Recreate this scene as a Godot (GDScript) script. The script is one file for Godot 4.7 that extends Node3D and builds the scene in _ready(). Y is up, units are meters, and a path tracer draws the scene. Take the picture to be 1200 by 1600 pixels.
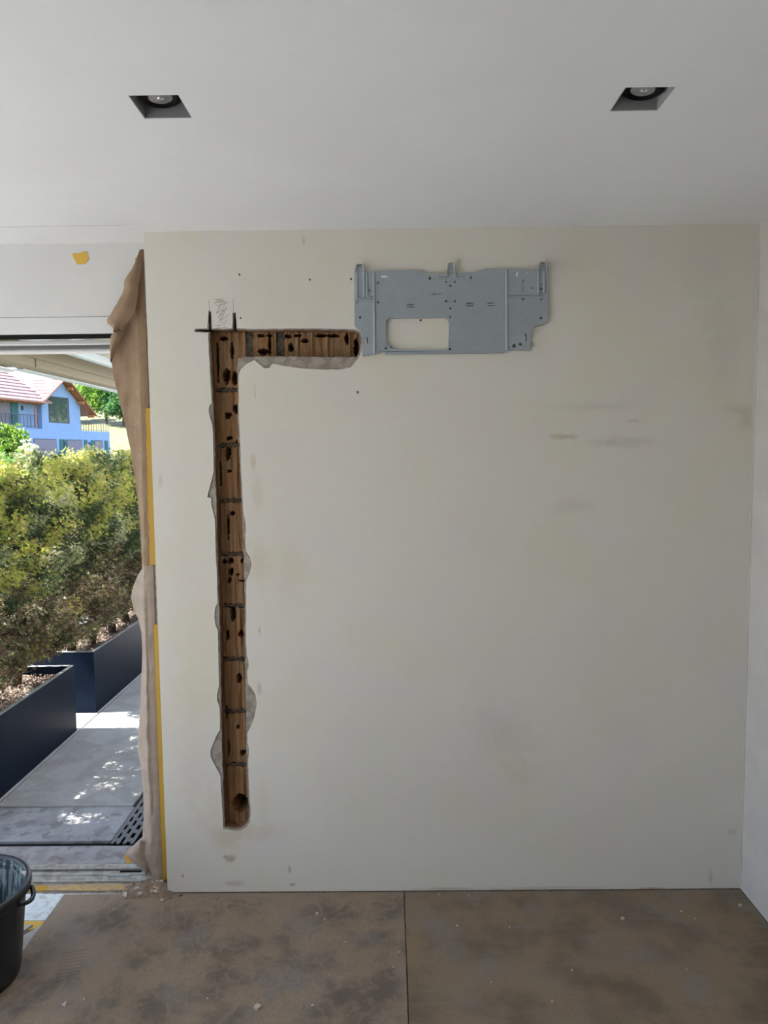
extends Node3D

const XL := -0.839      # left edge of the chased wall
const XR := 1.290       # inner corner with the right wall
const H := 2.4          # ceiling height


func V2(x: float, y: float) -> Vector2:
	return Vector2(x, y)


# ---------------------------------------------------------------- mesh builder
class MB:
	var v := PackedVector3Array()
	var n := PackedVector3Array()
	var t := PackedVector2Array()
	var c := PackedColorArray()
	var ix := PackedInt32Array()
	var col := Color(1, 1, 1)
	var uo := Vector2.ZERO
	var us := Vector2.ONE

	func put(p: Vector3, nn: Vector3, w: Vector2) -> void:
		v.append(p); n.append(nn); t.append(w); c.append(col)

	func uvxy(p: Vector3) -> Vector2:
		return Vector2((p.x - uo.x) / us.x, 1.0 - (p.y - uo.y) / us.y)

	# counter-clockwise seen from outside
	func tri(a: Vector3, b: Vector3, d: Vector3) -> void:
		var nn := (b - a).cross(d - a)
		if nn.length_squared() < 1e-16:
			return
		nn = nn.normalized()
		var k := v.size()
		for p in [a, b, d]:
			put(p, nn, uvxy(p))
		ix.append_array([k, k + 2, k + 1])

	func quad(a: Vector3, b: Vector3, d: Vector3, e: Vector3) -> void:
		tri(a, b, d); tri(a, d, e)

	func oquad(a: Vector3, b: Vector3, d: Vector3, e: Vector3, out: Vector3) -> void:
		if (b - a).cross(d - a).dot(out) + (d - a).cross(e - a).dot(out) < 0.0:
			quad(a, e, d, b)
		else:
			quad(a, b, d, e)

	func otri(a: Vector3, b: Vector3, d: Vector3, out: Vector3) -> void:
		if (b - a).cross(d - a).dot(out) < 0.0:
			tri(a, d, b)
		else:
			tri(a, b, d)

	func box(ce: Vector3, s: Vector3, b := 0.0, B := Basis.IDENTITY) -> MB:
		var h := s * 0.5
		b = minf(b, minf(h.x, minf(h.y, h.z)) * 0.9)
		var pt := func(sg: Vector3, ax: int) -> Vector3:
			var q := Vector3.ZERO
			for k in 3:
				q[k] = sg[k] * (h[k] if k == ax else h[k] - b)
			return ce + B * q
		for ax in 3:
			var u := (ax + 1) % 3
			var w := (ax + 2) % 3
			for s1 in [-1.0, 1.0]:
				var ps := []
				for m in [[-1, -1], [1, -1], [1, 1], [-1, 1]]:
					var sg := Vector3.ZERO
					sg[ax] = s1; sg[u] = m[0]; sg[w] = m[1]
					ps.append(pt.call(sg, ax))
				var o := Vector3.ZERO
				o[ax] = s1
				oquad(ps[0], ps[1], ps[2], ps[3], B * o)
		if b > 0.0:
			for ax in 3:
				var u := (ax + 1) % 3
				var w := (ax + 2) % 3
				for m in [[-1, -1], [1, -1], [1, 1], [-1, 1]]:
					var s0 := Vector3.ZERO
					s0[ax] = -1; s0[u] = m[0]; s0[w] = m[1]
					var s1 := s0
					s1[ax] = 1
					var o := Vector3.ZERO
					o[u] = m[0]; o[w] = m[1]
					oquad(pt.call(s0, u), pt.call(s0, w), pt.call(s1, w), pt.call(s1, u), B * o)
			for a in [-1, 1]:
				for d in [-1, 1]:
					for e in [-1, 1]:
						var cn := Vector3(a, d, e)
						otri(pt.call(cn, 0), pt.call(cn, 1), pt.call(cn, 2), B * cn)
		return self

	# box given by its two corners
	func bx(x0: float, y0: float, z0: float, x1: float, y1: float, z1: float, b := 0.0) -> MB:
		return box(Vector3((x0 + x1) / 2, (y0 + y1) / 2, (z0 + z1) / 2), Vector3(absf(x1 - x0), absf(y1 - y0), absf(z1 - z0)), b)

	# smooth sheet through rows of points
	func grid(rows: Array, flip := false, cols = null) -> MB:
		var R: int = rows.size()
		var Cn: int = rows[0].size()
		var k := v.size()
		var nn := PackedVector3Array()
		nn.resize(R * Cn)
		var tris := PackedInt32Array()
		for i in R - 1:
			for j in Cn - 1:
				var a := i * Cn + j
				var b := a + 1
				var d := a + Cn + 1
				var e := a + Cn
				if flip:
					tris.append_array([a, e, d, a, d, b])
				else:
					tris.append_array([a, b, d, a, d, e])
		for q in range(0, tris.size(), 3):
			var a := tris[q]
			var b := tris[q + 1]
			var d := tris[q + 2]
			var pa: Vector3 = rows[a / Cn][a % Cn]
			var pb: Vector3 = rows[b / Cn][b % Cn]
			var pd: Vector3 = rows[d / Cn][d % Cn]
			var f := (pb - pa).cross(pd - pa)
			nn[a] += f; nn[b] += f; nn[d] += f
			ix.append_array([k + a, k + d, k + b])
		for i in R:
			for j in Cn:
				if cols != null:
					col = cols[i][j]
				put(rows[i][j], nn[i * Cn + j].normalized(), Vector2(float(j) / (Cn - 1), float(i) / (R - 1)))
		# weld the normals of a closed ring
		if (rows[0][0] as Vector3).distance_to(rows[0][Cn - 1]) < 1e-6:
			for i in R:
				var s := (n[k + i * Cn] + n[k + i * Cn + Cn - 1]).normalized()
				n[k + i * Cn] = s; n[k + i * Cn + Cn - 1] = s
		return self

	func lathe(prof: Array, seg: int, ce := Vector3.ZERO, B := Basis.IDENTITY) -> MB:
		var rows := []
		for p in prof:
			var r := PackedVector3Array()
			for j in seg + 1:
				var a := TAU * (j % seg) / seg
				r.append(ce + B * Vector3(cos(a) * p.x, p.y, -sin(a) * p.x))
			rows.append(r)
		return grid(rows)

	func tube(ps: Array, r0: float, r1: float, seg := 8, caps := true) -> MB:
		var rows := []
		var m: int = ps.size()
		var side := Vector3.UP
		for i in m:
			var d: Vector3 = (ps[mini(i + 1, m - 1)] - ps[maxi(i - 1, 0)]).normalized()
			if i == 0:
				side = d.cross(Vector3.RIGHT if absf(d.x) < 0.8 else Vector3.UP).normalized()
			side = (side - d * side.dot(d)).normalized()
			var w := d.cross(side)
			var r := lerpf(r0, r1, float(i) / maxf(1.0, m - 1))
			var row := PackedVector3Array()
			for j in seg + 1:
				var a := TAU * (j % seg) / seg
				row.append(ps[i] + (side * cos(a) + w * sin(a)) * r)
			rows.append(row)
		grid(rows)
		if caps:
			for e in [0, m - 1]:
				var out: Vector3 = (ps[0] - ps[1]) if e == 0 else (ps[m - 1] - ps[m - 2])
				for j in seg:
					otri(ps[e], rows[e][j], rows[e][j + 1], out)
		return self

	# a flat outline in x and y, front at z1, back at z0
	func poly(pts: PackedVector2Array, z0: float, z1: float, sides := true, back := true) -> MB:
		var id := Geometry2D.triangulate_polygon(pts)
		if id.is_empty():
			printerr("polygon could not be triangulated, points: ", pts.size())
		for q in range(0, id.size(), 3):
			var a := pts[id[q]]
			var b := pts[id[q + 1]]
			var d := pts[id[q + 2]]
			otri(Vector3(a.x, a.y, z1), Vector3(b.x, b.y, z1), Vector3(d.x, d.y, z1), Vector3.BACK)
			if back:
				otri(Vector3(a.x, a.y, z0), Vector3(b.x, b.y, z0), Vector3(d.x, d.y, z0), Vector3.FORWARD)
		if sides:
			var cw := Geometry2D.is_polygon_clockwise(pts)
			for i in pts.size():
				var a := pts[i]
				var b := pts[(i + 1) % pts.size()]
				var o := Vector2(b.y - a.y, a.x - b.x) * (-1.0 if cw else 1.0)
				oquad(Vector3(a.x, a.y, z0), Vector3(b.x, b.y, z0), Vector3(b.x, b.y, z1), Vector3(a.x, a.y, z1), Vector3(o.x, o.y, 0))
		return self

	# turns everything built so far (used to lay an outline flat: x stays, y becomes -z, z becomes y)
	func turned(B: Basis, at := Vector3.ZERO) -> MB:
		for i in v.size():
			v[i] = B * v[i] + at
			n[i] = B * n[i]
		return self

	func mesh(m: Material) -> ArrayMesh:
		var a := []
		a.resize(Mesh.ARRAY_MAX)
		a[Mesh.ARRAY_VERTEX] = v
		a[Mesh.ARRAY_NORMAL] = n
		a[Mesh.ARRAY_TEX_UV] = t
		a[Mesh.ARRAY_COLOR] = c
		a[Mesh.ARRAY_INDEX] = ix
		var r := ArrayMesh.new()
		r.add_surface_from_arrays(Mesh.PRIMITIVE_TRIANGLES, a)
		r.surface_set_material(0, m)
		return r


const FLAT := Basis(Vector3(1, 0, 0), Vector3(0, 0, -1), Vector3(0, 1, 0))   # x, -z, y


# ---------------------------------------------------------------- object helpers
var used := {}


func numbered(called: String) -> String:
	used[called] = used.get(called, -1) + 1
	return called if used[called] == 0 else "%s_%03d" % [called, used[called]]


func thing(called: String, label: String, category: String, at := Vector3.ZERO, group := "") -> Node3D:
	var o := Node3D.new()
	o.name = numbered(called)
	add_child(o)
	o.position = at
	tag(o, label, category, group)
	return o


func tag(o: Node3D, label: String, category: String, group := "") -> void:
	o.set_meta("label", label)
	o.set_meta("category", category)
	if group:
		o.set_meta("group", group)


func struct(called: String, label := "", category := "") -> Node3D:
	var o := Node3D.new()
	o.name = numbered(called)
	add_child(o)
	o.set_meta("kind", "structure")
	if label:
		tag(o, label, category)
	return o


func part(parent: Node3D, called: String, mb: MB, m: Material, label := "") -> MeshInstance3D:
	return put_mesh(parent, called, mb.mesh(m), label)


func put_mesh(parent: Node3D, called: String, me: Mesh, label := "", at := Vector3.ZERO) -> MeshInstance3D:
	var o := MeshInstance3D.new()
	o.mesh = me
	o.name = called
	parent.add_child(o, true)
	o.position = at
	if label:
		o.set_meta("label", label)
	return o


# ---------------------------------------------------------------- materials
func mat(col: Color, rough := 0.8, metal := 0.0, spec := 0.5) -> StandardMaterial3D:
	var m := StandardMaterial3D.new()
	m.albedo_color = col
	m.roughness = rough
	m.metallic = metal
	m.metallic_specular = spec
	m.cull_mode = BaseMaterial3D.CULL_DISABLED
	return m


func lin(r: float, g: float, b: float) -> Color:
	return Color(r, g, b).linear_to_srgb()


func noise(sd: int, freq: float, oct := 4, warp := 0.0, kind := FastNoiseLite.TYPE_SIMPLEX_SMOOTH, fract := FastNoiseLite.FRACTAL_FBM) -> FastNoiseLite:
	var f := FastNoiseLite.new()
	f.seed = sd
	f.noise_type = kind
	f.frequency = freq
	f.fractal_type = fract
	f.fractal_octaves = oct
	if warp > 0.0:
		f.domain_warp_enabled = true
		f.domain_warp_amplitude = warp
		f.domain_warp_frequency = freq * 0.7
		f.domain_warp_fractal_octaves = 3
	return f


func bytes_of(f: FastNoiseLite, w: int, h: int, seamless := false) -> PackedByteArray:
	var im := f.get_seamless_image(w, h) if seamless else f.get_image(w, h)
	im.convert(Image.FORMAT_L8)
	return im.get_data()


# a colour picture: base colour, then layers [bytes, colour, from, to, strength]
func layered(w: int, h: int, base: Color, layers: Array) -> PackedByteArray:
	var out := PackedByteArray()
	out.resize(w * h * 3)
	var r := base.r * 255.0
	var g := base.g * 255.0
	var b := base.b * 255.0
	var luts := []
	for L in layers:
		var lut := PackedFloat32Array()
		for k in 256:
			lut.append(smoothstep(L[2], L[3], k / 255.0) * L[4])
		luts.append(lut)
	var nl := layers.size()
	var by := []
	var cr := PackedFloat32Array()
	var cg := PackedFloat32Array()
	var cb := PackedFloat32Array()
	for L in layers:
		by.append(L[0])
		cr.append(L[1].r * 255.0); cg.append(L[1].g * 255.0); cb.append(L[1].b * 255.0)
	for i in w * h:
		var x := r
		var y := g
		var z := b
		for k in nl:
			var a: float = luts[k][by[k][i]]
			x += (cr[k] - x) * a
			y += (cg[k] - y) * a
			z += (cb[k] - z) * a
		out[i * 3] = int(x)
		out[i * 3 + 1] = int(y)
		out[i * 3 + 2] = int(z)
	return out


func tex(w: int, h: int, data: PackedByteArray, fmt := Image.FORMAT_RGB8) -> ImageTexture:
	return ImageTexture.create_from_image(Image.create_from_data(w, h, false, fmt, data))


# a rough, mottled material laid on by world position
func mottled(sd: int, a: Color, b: Color, scale: float, rough := 0.85, bump := 0.0, d := Color(0, 0, 0, 0)) -> StandardMaterial3D:
	var w := 512
	var n1 := bytes_of(noise(sd, 0.008, 5), w, w, true)
	var n2 := bytes_of(noise(sd + 9, 0.05, 3), w, w, true)
	var ls := [[n1, b, 0.35, 0.7, 0.9], [n2, b, 0.45, 0.8, 0.35]]
	if d.a > 0.0:
		ls.append([bytes_of(noise(sd + 5, 0.012, 4, 20.0), w, w, true), d, 0.58, 0.70, d.a])
	var m := mat(Color.WHITE, rough)
	m.albedo_texture = tex(w, w, layered(w, w, a, ls))
	m.uv1_triplanar = true
	m.uv1_world_triplanar = true
	m.uv1_scale = Vector3.ONE * scale
	if bump > 0.0:
		m.heightmap_enabled = true
		m.heightmap_texture = tex(w, w, n2, Image.FORMAT_L8)
		m.heightmap_scale = bump
	return m


func leafy(rough := 0.5, back := 0.9) -> StandardMaterial3D:
	var m := mat(Color.WHITE, rough, 0.0, 0.4)
	m.vertex_color_use_as_albedo = true
	m.backlight_enabled = true
	m.backlight = Color(back, back, back * 0.8)
	return m


var M := {}


func make_materials() -> void:
	M.white = mat(lin(0.74, 0.74, 0.73), 0.85)
	M.ceil = mottled(3, lin(0.775, 0.785, 0.79), lin(0.755, 0.765, 0.77), 0.35, 0.9)
	M.wall = wall_paint()
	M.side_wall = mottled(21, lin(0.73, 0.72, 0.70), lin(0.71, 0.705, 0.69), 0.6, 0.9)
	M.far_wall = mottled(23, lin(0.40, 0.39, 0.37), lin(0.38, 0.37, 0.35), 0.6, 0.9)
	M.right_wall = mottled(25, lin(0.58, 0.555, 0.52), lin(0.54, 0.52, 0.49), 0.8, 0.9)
	M.base_coat = mottled(31, lin(0.42, 0.37, 0.32), lin(0.30, 0.26, 0.22), 5.0, 0.95, 0.3)
	M.brick = mat(Color.WHITE, 0.95, 0.0, 0.2)
	M.brick.vertex_color_use_as_albedo = true
	M.mortar = mottled(37, lin(0.19, 0.15, 0.11), lin(0.10, 0.075, 0.052), 9.0, 0.95, 0.5)
	M.steel = mottled(41, lin(0.39, 0.435, 0.465), lin(0.37, 0.415, 0.445), 4.0, 0.42)
	M.steel.metallic = 0.35
	M.zinc = mat(lin(0.42, 0.46, 0.5), 0.35, 0.5)
	M.black = mat(lin(0.006, 0.006, 0.0065), 0.6, 0.0, 0.2)
	M.hole_dark = mat(lin(0.045, 0.045, 0.047), 0.6)  # near-black tone painted for the shade inside drill holes
	M.graphite = mat(lin(0.20, 0.19, 0.17), 0.7)
	M.lamp_box = mat(lin(0.30, 0.30, 0.30), 0.6)
	M.chrome = mat(lin(0.75, 0.75, 0.76), 0.25, 0.9)
	M.lens = mat(lin(0.25, 0.25, 0.25), 0.15)
	M.kraft = mottled(51, lin(0.33, 0.225, 0.14), lin(0.285, 0.19, 0.12), 3.0, 0.8)
	M.kraft.backlight_enabled = true
	M.kraft.backlight = Color(0.35, 0.33, 0.31)
	M.kraft_pale = mottled(53, lin(0.43, 0.345, 0.28), lin(0.37, 0.295, 0.24), 3.0, 0.8)  # paler lower paper; dust and outside light both put into the colour
	M.kraft_pale.backlight_enabled = true
	M.kraft_pale.backlight = Color(0.35, 0.33, 0.31)
	M.tape = mat(lin(0.47, 0.28, 0.03), 0.5)
	M.note = mat(lin(0.74, 0.45, 0.07), 0.6)
	M.plastic_sheet = mottled(61, lin(0.82, 0.86, 0.85), lin(0.74, 0.78, 0.77), 4.0, 0.35, 0.0, Color(0.6, 0.58, 0.52, 0.3))
	M.alu = mottled(71, lin(0.46, 0.44, 0.39), lin(0.30, 0.275, 0.23), 5.0, 0.45)
	M.alu.metallic = 0.3
	M.sill = mottled(73, lin(0.33, 0.315, 0.32), lin(0.24, 0.225, 0.225), 2.0, 0.6, 0.0, Color(0.42, 0.38, 0.36, 0.5))
	M.slab = mottled(81, lin(0.34, 0.335, 0.325), lin(0.28, 0.275, 0.265), 0.9, 0.75, 0.15, Color(0.53, 0.52, 0.50, 0.4))
	M.slab_wet = mottled(83, lin(0.33, 0.335, 0.35), lin(0.25, 0.25, 0.26), 1.6, 0.5, 0.1, Color(0.42, 0.41, 0.40, 0.6))
	M.paving = mottled(85, lin(0.395, 0.40, 0.405), lin(0.325, 0.33, 0.335), 0.5, 0.9)
	M.grate = mat(lin(0.16, 0.16, 0.165), 0.5, 0.3)
	M.planter = mottled(91, lin(0.0045, 0.0105, 0.024), lin(0.006, 0.013, 0.028), 1.2, 0.5)
	M.planter.metallic_specular = 0.2
	M.rim = mat(lin(0.22, 0.23, 0.24), 0.4, 0.2)
	M.soil = mottled(93, lin(0.32, 0.25, 0.20), lin(0.12, 0.09, 0.065), 9.0, 1.0, 1.0)
	M.chip_soil = mat(lin(0.35, 0.28, 0.23), 0.95)
	M.bark = mottled(95, lin(0.10, 0.065, 0.045), lin(0.05, 0.033, 0.023), 8.0, 0.95, 0.5)
	M.leaf = leafy()
	M.beam = mat(lin(0.17, 0.14, 0.085), 0.6)
	M.rafter = mat(lin(0.34, 0.38, 0.39), 0.5)
	M.fabric = mat(lin(0.5, 0.47, 0.40), 0.9)
	M.fabric.backlight_enabled = true
	M.fabric.backlight = Color(0.25, 0.24, 0.2)
	M.brush = mottled(97, lin(0.55, 0.55, 0.56), lin(0.22, 0.22, 0.225), 40.0, 0.9, 0.3)
	M.bucket = mat(lin(0.018, 0.022, 0.026), 0.42)
	M.bucket_in = bucket_inside()
	M.dust = mottled(99, lin(0.36, 0.27, 0.20), lin(0.25, 0.185, 0.135), 8.0, 1.0, 0.4)
	M.dust_tape = mottled(103, lin(0.55, 0.36, 0.13), lin(0.42, 0.32, 0.21), 6.0, 0.9, 0.0, Color(0.62, 0.53, 0.44, 0.6))
	M.chip = mat(lin(0.55, 0.46, 0.38), 0.95)
	M.chip_clay = mat(lin(0.33, 0.20, 0.13), 0.95)
	M.board = mottled(101, lin(0.50, 0.465, 0.41), lin(0.42, 0.39, 0.34), 3.0, 0.8)
	M.shaded_stucco = mottled(111, lin(0.19, 0.28, 0.44), lin(0.175, 0.265, 0.425), 0.4, 0.9)  # white walls; the blue of their shade is put into this colour
	M.roof = mottled(113, lin(0.20, 0.095, 0.085), lin(0.27, 0.17, 0.155), 0.9, 0.9, 0.0, Color(0.60, 0.47, 0.46, 0.6))
	M.wood = mat(lin(0.36, 0.15, 0.055), 0.7)
	M.shutter = mat(lin(0.008, 0.085, 0.09), 0.6)
	M.blind = mat(lin(0.16, 0.14, 0.17), 0.8)
	M.dark_frame = mat(lin(0.03, 0.04, 0.07), 0.5)
	M.pane = mat(lin(0.05, 0.07, 0.06), 0.03, 0.0, 1.0)
	M.rail = mat(lin(0.05, 0.06, 0.07), 0.5)
	M.copper = mat(lin(0.30, 0.13, 0.08), 0.5)
	M.grass = mottled(121, lin(0.105, 0.105, 0.032), lin(0.135, 0.12, 0.05), 0.25, 1.0)
	M.stone = mottled(123, lin(0.26, 0.25, 0.24), lin(0.16, 0.155, 0.15), 1.0, 0.95)
	M.glass = mat(Color(0.95, 0.98, 0.97, 0.06), 0.02)
	M.glass.transparency = BaseMaterial3D.TRANSPARENCY_ALPHA
	M.tile_l = floor_tile(201, lin(0.175, 0.14, 0.11), lin(0.335, 0.25, 0.175), lin(0.275, 0.24, 0.21), false)
	M.tile_r = floor_tile(207, lin(0.195, 0.15, 0.105), lin(0.295, 0.215, 0.14), lin(0.28, 0.245, 0.205), true)
	M.bounce_grey = mottled(133, lin(0.37, 0.365, 0.36), lin(0.32, 0.315, 0.31), 1.0, 0.95)  # unseen floor tiles turned neutral grey to cool the bounced light
	M.screed = mottled(131, lin(0.34, 0.30, 0.25), lin(0.22, 0.19, 0.15), 3.0, 0.95, 0.3)


func wall_paint() -> StandardMaterial3D:
	var w := 1024
	var h := 1152
	var n1 := bytes_of(noise(11, 0.004, 4, 40.0), w, h)
	var n2 := bytes_of(noise(12, 0.006, 3, 30.0), w, h)
	var n3 := bytes_of(noise(13, 0.03, 4, 8.0), w, h)
	var base := lin(0.745, 0.705, 0.63)
	var px := layered(w, h, base, [[n1, lin(0.73, 0.69, 0.565), 0.45, 0.8, 0.7], [n2, lin(0.735, 0.69, 0.65), 0.5, 0.8, 0.6], [n3, lin(0.72, 0.685, 0.61), 0.4, 0.9, 0.25]])
	var cols: Array = [Color(0.70, 0.60, 0.42), Color(0.45, 0.34, 0.24), Color(0.50, 0.48, 0.45), Color(0.66, 0.56, 0.56), Color(0.62, 0.62, 0.50)]
	for s in [[-0.480, 1.605, 0.011, 0.032, 0, 0.38], [-0.467, 1.491, 0.027, 0.069, 0, 0.17], [-0.473, 1.238, 0.046, 0.092, 0, 0.17], [-0.601, 0.132, 0.021, 0.016, 1, 0.45], [-0.620, 0.142, 0.011, 0.009, 1, 0.38], [-0.592, 0.037, 0.050, 0.011, 1, 0.22], [-0.383, 0.091, 0.007, 0.018, 1, 0.38], [-0.373, 0.031, 0.014, 0.009, 1, 0.45], [-0.503, 0.235, 0.137, 0.041, 0, 0.17], [-0.611, 0.211, 0.069, 0.046, 0, 0.19], [0.619, 1.679, 0.064, 0.011, 1, 0.22], [0.822, 1.658, 0.137, 0.023, 2, 0.17], [0.870, 1.732, 0.032, 0.007, 2, 0.22], [0.730, 1.783, 0.183, 0.018, 2, 0.09], [1.225, 1.766, 0.057, 0.027, 2, 0.11], [1.259, 1.732, 0.032, 0.050, 1, 0.11], [0.644, 1.434, 0.092, 0.032, 2, 0.09], [0.442, 0.592, 0.114, 0.103, 3, 0.11], [0.348, 0.641, 0.092, 0.137, 3, 0.08], [0.470, 0.447, 0.057, 0.046, 3, 0.09], [-0.285, 2.366, 0.009, 0.021, 2, 0.22], [0.103, 2.220, 0.206, 0.092, 3, 0.00], [-0.473, 0.993, 0.007, 0.018, 2, 0.30], [-0.478, 0.780, 0.009, 0.023, 2, 0.30], [0.966, 0.006, 0.069, 0.007, 1, 0.38], [0.206, 0.011, 0.137, 0.007, 1, 0.22], [0.586, 0.011, 0.275, 0.007, 1, 0.19], [1.256, 0.221, 0.018, 0.011, 2, 0.22], [1.178, 0.049, 0.009, 0.032, 2, 0.22], [1.101, 2.229, 0.092, 0.114, 4, 0.06], [1.149, 2.076, 0.080, 0.092, 4, 0.07], [-0.782, 0.069, 0.006, 0.008, 1, 0.52], [-0.812, 1.541, 0.009, 0.032, 2, 0.19], [-0.710, 1.194, 0.092, 0.686, 0, 0.06], [-0.400, 1.649, 0.183, 0.686, 0, 0.04], [-0.027, 0.524, 0.206, 0.275, 4, 0.04], [1.175, 1.944, 0.069, 0.137, 3, 0.09], [-0.353, 1.191, 0.057, 0.137, 0, 0.08], [-0.731, 0.530, 0.069, 0.343, 0, 0.08], [0.184, 0.352, 0.275, 0.137, 3, 0.03], [0.879, 2.297, 0.366, 0.137, 3, 0.04], [-0.643, 0.310, 0.092, 0.137, 0, 0.11], [-0.477, 0.358, 0.032, 0.114, 0, 0.11]]:
		var cx: float = (s[0] - XL) / (XR - XL) * w
		var cy: float = (1.0 - s[1] / H) * h
		var rx: float = s[2] / (XR - XL) * w
		var ry: float = s[3] / H * h
		var cc: Color = cols[s[4]]
		for y in range(maxi(0, int(cy - ry * 1.3)), mini(h, int(cy + ry * 1.3) + 1)):
			for x in range(maxi(0, int(cx - rx * 1.3)), mini(w, int(cx + rx * 1.3) + 1)):
				var q := Vector2((x - cx) / rx, (y - cy) / ry).length()
				var i := y * w + x
				var k := n3[i] / 255.0
				var a: float = s[5] * smoothstep(1.2, 0.2, q + (k - 0.5) * 1.1) * (0.35 + 1.1 * k)
				if a <= 0.0:
					continue
				px[i * 3] = int(lerpf(px[i * 3], cc.r * 255.0, minf(a, 1.0)))
				px[i * 3 + 1] = int(lerpf(px[i * 3 + 1], cc.g * 255.0, minf(a, 1.0)))
				px[i * 3 + 2] = int(lerpf(px[i * 3 + 2], cc.b * 255.0, minf(a, 1.0)))
	var m := mat(Color.WHITE, 0.85, 0.0, 0.4)
	m.albedo_texture = tex(w, h, px)
	m.texture_repeat = false
	return m


func floor_tile(sd: int, base: Color, dust: Color, pale: Color, streaked: bool) -> StandardMaterial3D:
	var w := 1024
	var n1 := bytes_of(noise(sd, 0.006, 5, 60.0), w, w)
	var n2 := bytes_of(noise(sd + 1, 0.014, 4, 45.0, FastNoiseLite.TYPE_SIMPLEX_SMOOTH, FastNoiseLite.FRACTAL_RIDGED), w, w)
	var n3 := bytes_of(noise(sd + 2, 0.09, 4), w, w)
	var n4 := bytes_of(noise(sd + 3, 0.004, 4, 50.0), w, w)
	if streaked:
		var im := noise(sd + 4, 0.03, 4).get_image(128, w)
		im.convert(Image.FORMAT_L8)
		im.resize(w, w, Image.INTERPOLATE_CUBIC)
		n2 = im.get_data()
	var layers := [[n4, pale, 0.3, 0.85, 0.8], [n1, dust, 0.2, 0.8, 0.85], [n2, pale if streaked else dust, 0.5, 0.95, 0.35 if streaked else 0.6], [n3, base.darkened(0.3), 0.5, 0.9, 0.14]]
	var px := layered(w, w, base, layers)
	if not streaked:
		# plaster dust swept up along the foot of the wall
		for y in 90:
			for x in w:
				var i := (y * w + x)
				var a := smoothstep(0.35, 0.75, n2[i] / 255.0 * 0.5 + n3[i] / 255.0 * 0.5 + 0.25 - y / 260.0) * 0.7
				px[i * 3] = int(lerpf(px[i * 3], 158.0, a)); px[i * 3 + 1] = int(lerpf(px[i * 3 + 1], 138.0, a)); px[i * 3 + 2] = int(lerpf(px[i * 3 + 2], 118.0, a))
		# the ribbed print of a boot sole in the dust
		for k in 9:
			var a := Vector2(112.0 + k * 3.0, 260.0 + k * 13.0)
			for q in 60:
				var x := int(a.x + q)
				var y := int(a.y - q * 0.25)
				for e in 5:
					var i := ((y + e) * w + x) * 3
					px[i] = int(px[i] * 0.93); px[i + 1] = int(px[i + 1] * 0.93); px[i + 2] = int(px[i + 2] * 0.93)
	var m := mat(Color.WHITE, 0.9, 0.0, 0.3)
	m.albedo_texture = tex(w, w, px)
	m.heightmap_enabled = true
	m.heightmap_texture = tex(w, w, n3 if streaked else n2, Image.FORMAT_L8)
	m.heightmap_scale = 0.02 if streaked else 0.22
	return m


func bucket_inside() -> StandardMaterial3D:
	var w := 512
	var im := noise(301, 0.03, 4).get_image(w, 48)
	im.convert(Image.FORMAT_L8)
	im.resize(w, 512, Image.INTERPOLATE_CUBIC)
	var n1 := im.get_data()
	var n2 := bytes_of(noise(303, 0.02, 4), w, 512)
	var px := layered(w, 512, lin(0.03, 0.05, 0.055), [[n1, lin(0.28, 0.36, 0.37), 0.4, 0.75, 0.8], [n2, lin(0.5, 0.55, 0.55), 0.55, 0.8, 0.7]])
	var m := mat(Color.WHITE, 0.6)
	m.albedo_texture = tex(w, 512, px)
	m.uv1_scale = Vector3(3, 1, 1)
	return m


# ================================================================ the scene
func _ready() -> void:
	set_camera_and_light()
	make_materials()
	build_room()
	build_back_wall()
	build_door()
	build_terrace()
	build_landscape()
	build_house()
	build_plate()
	build_downlights()
	build_paper()
	build_bucket()
	build_floor_clutter()
	build_planters()
	build_pergola()


func set_camera_and_light() -> void:
	var cam := Camera3D.new()
	cam.name = "camera"
	cam.position = Vector3(0, 1.6277, 2.5875)
	cam.rotation = Vector3(-0.0809, 0.0065, -0.0110)
	cam.fov = 70.216
	cam.near = 0.05
	cam.far = 400.0
	cam.current = true
	add_child(cam)
	var env := Environment.new()
	env.background_mode = Environment.BG_SKY
	var sm := ProceduralSkyMaterial.new()
	sm.sky_top_color = Color(0.58, 0.70, 0.89)
	sm.sky_horizon_color = Color(0.88, 0.92, 0.95)
	sm.sky_curve = 0.2
	sm.ground_bottom_color = Color(0.45, 0.45, 0.38)
	sm.ground_horizon_color = Color(0.7, 0.72, 0.68)
	sm.sun_angle_max = 1.0
	var sky := Sky.new()
	sky.sky_material = sm
	env.sky = sky
	env.background_energy_multiplier = 1.9
	env.tonemap_mode = Environment.TONE_MAPPER_LINEAR
	env.tonemap_exposure = 2.75
	env.sdfgi_enabled = true
	env.ssao_enabled = true
	env.ssil_enabled = true
	var we := WorldEnvironment.new()
	we.name = "world"
	we.environment = env
	add_child(we)
	var sun := DirectionalLight3D.new()
	sun.name = "sun"
	sun.light_color = Color(1.0, 0.985, 0.96)
	sun.light_energy = 3.6
	sun.light_angular_distance = 0.5
	sun.shadow_enabled = true
	add_child(sun)
	sun.look_at_from_position(Vector3.ZERO, Vector3(0.66, -0.74, -0.06), Vector3.UP)


# ---------------------------------------------------------------- room shell
const XW := -3.2     # inner face of the left, glazed wall
const ZF := 5.6      # wall behind the camera


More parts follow.
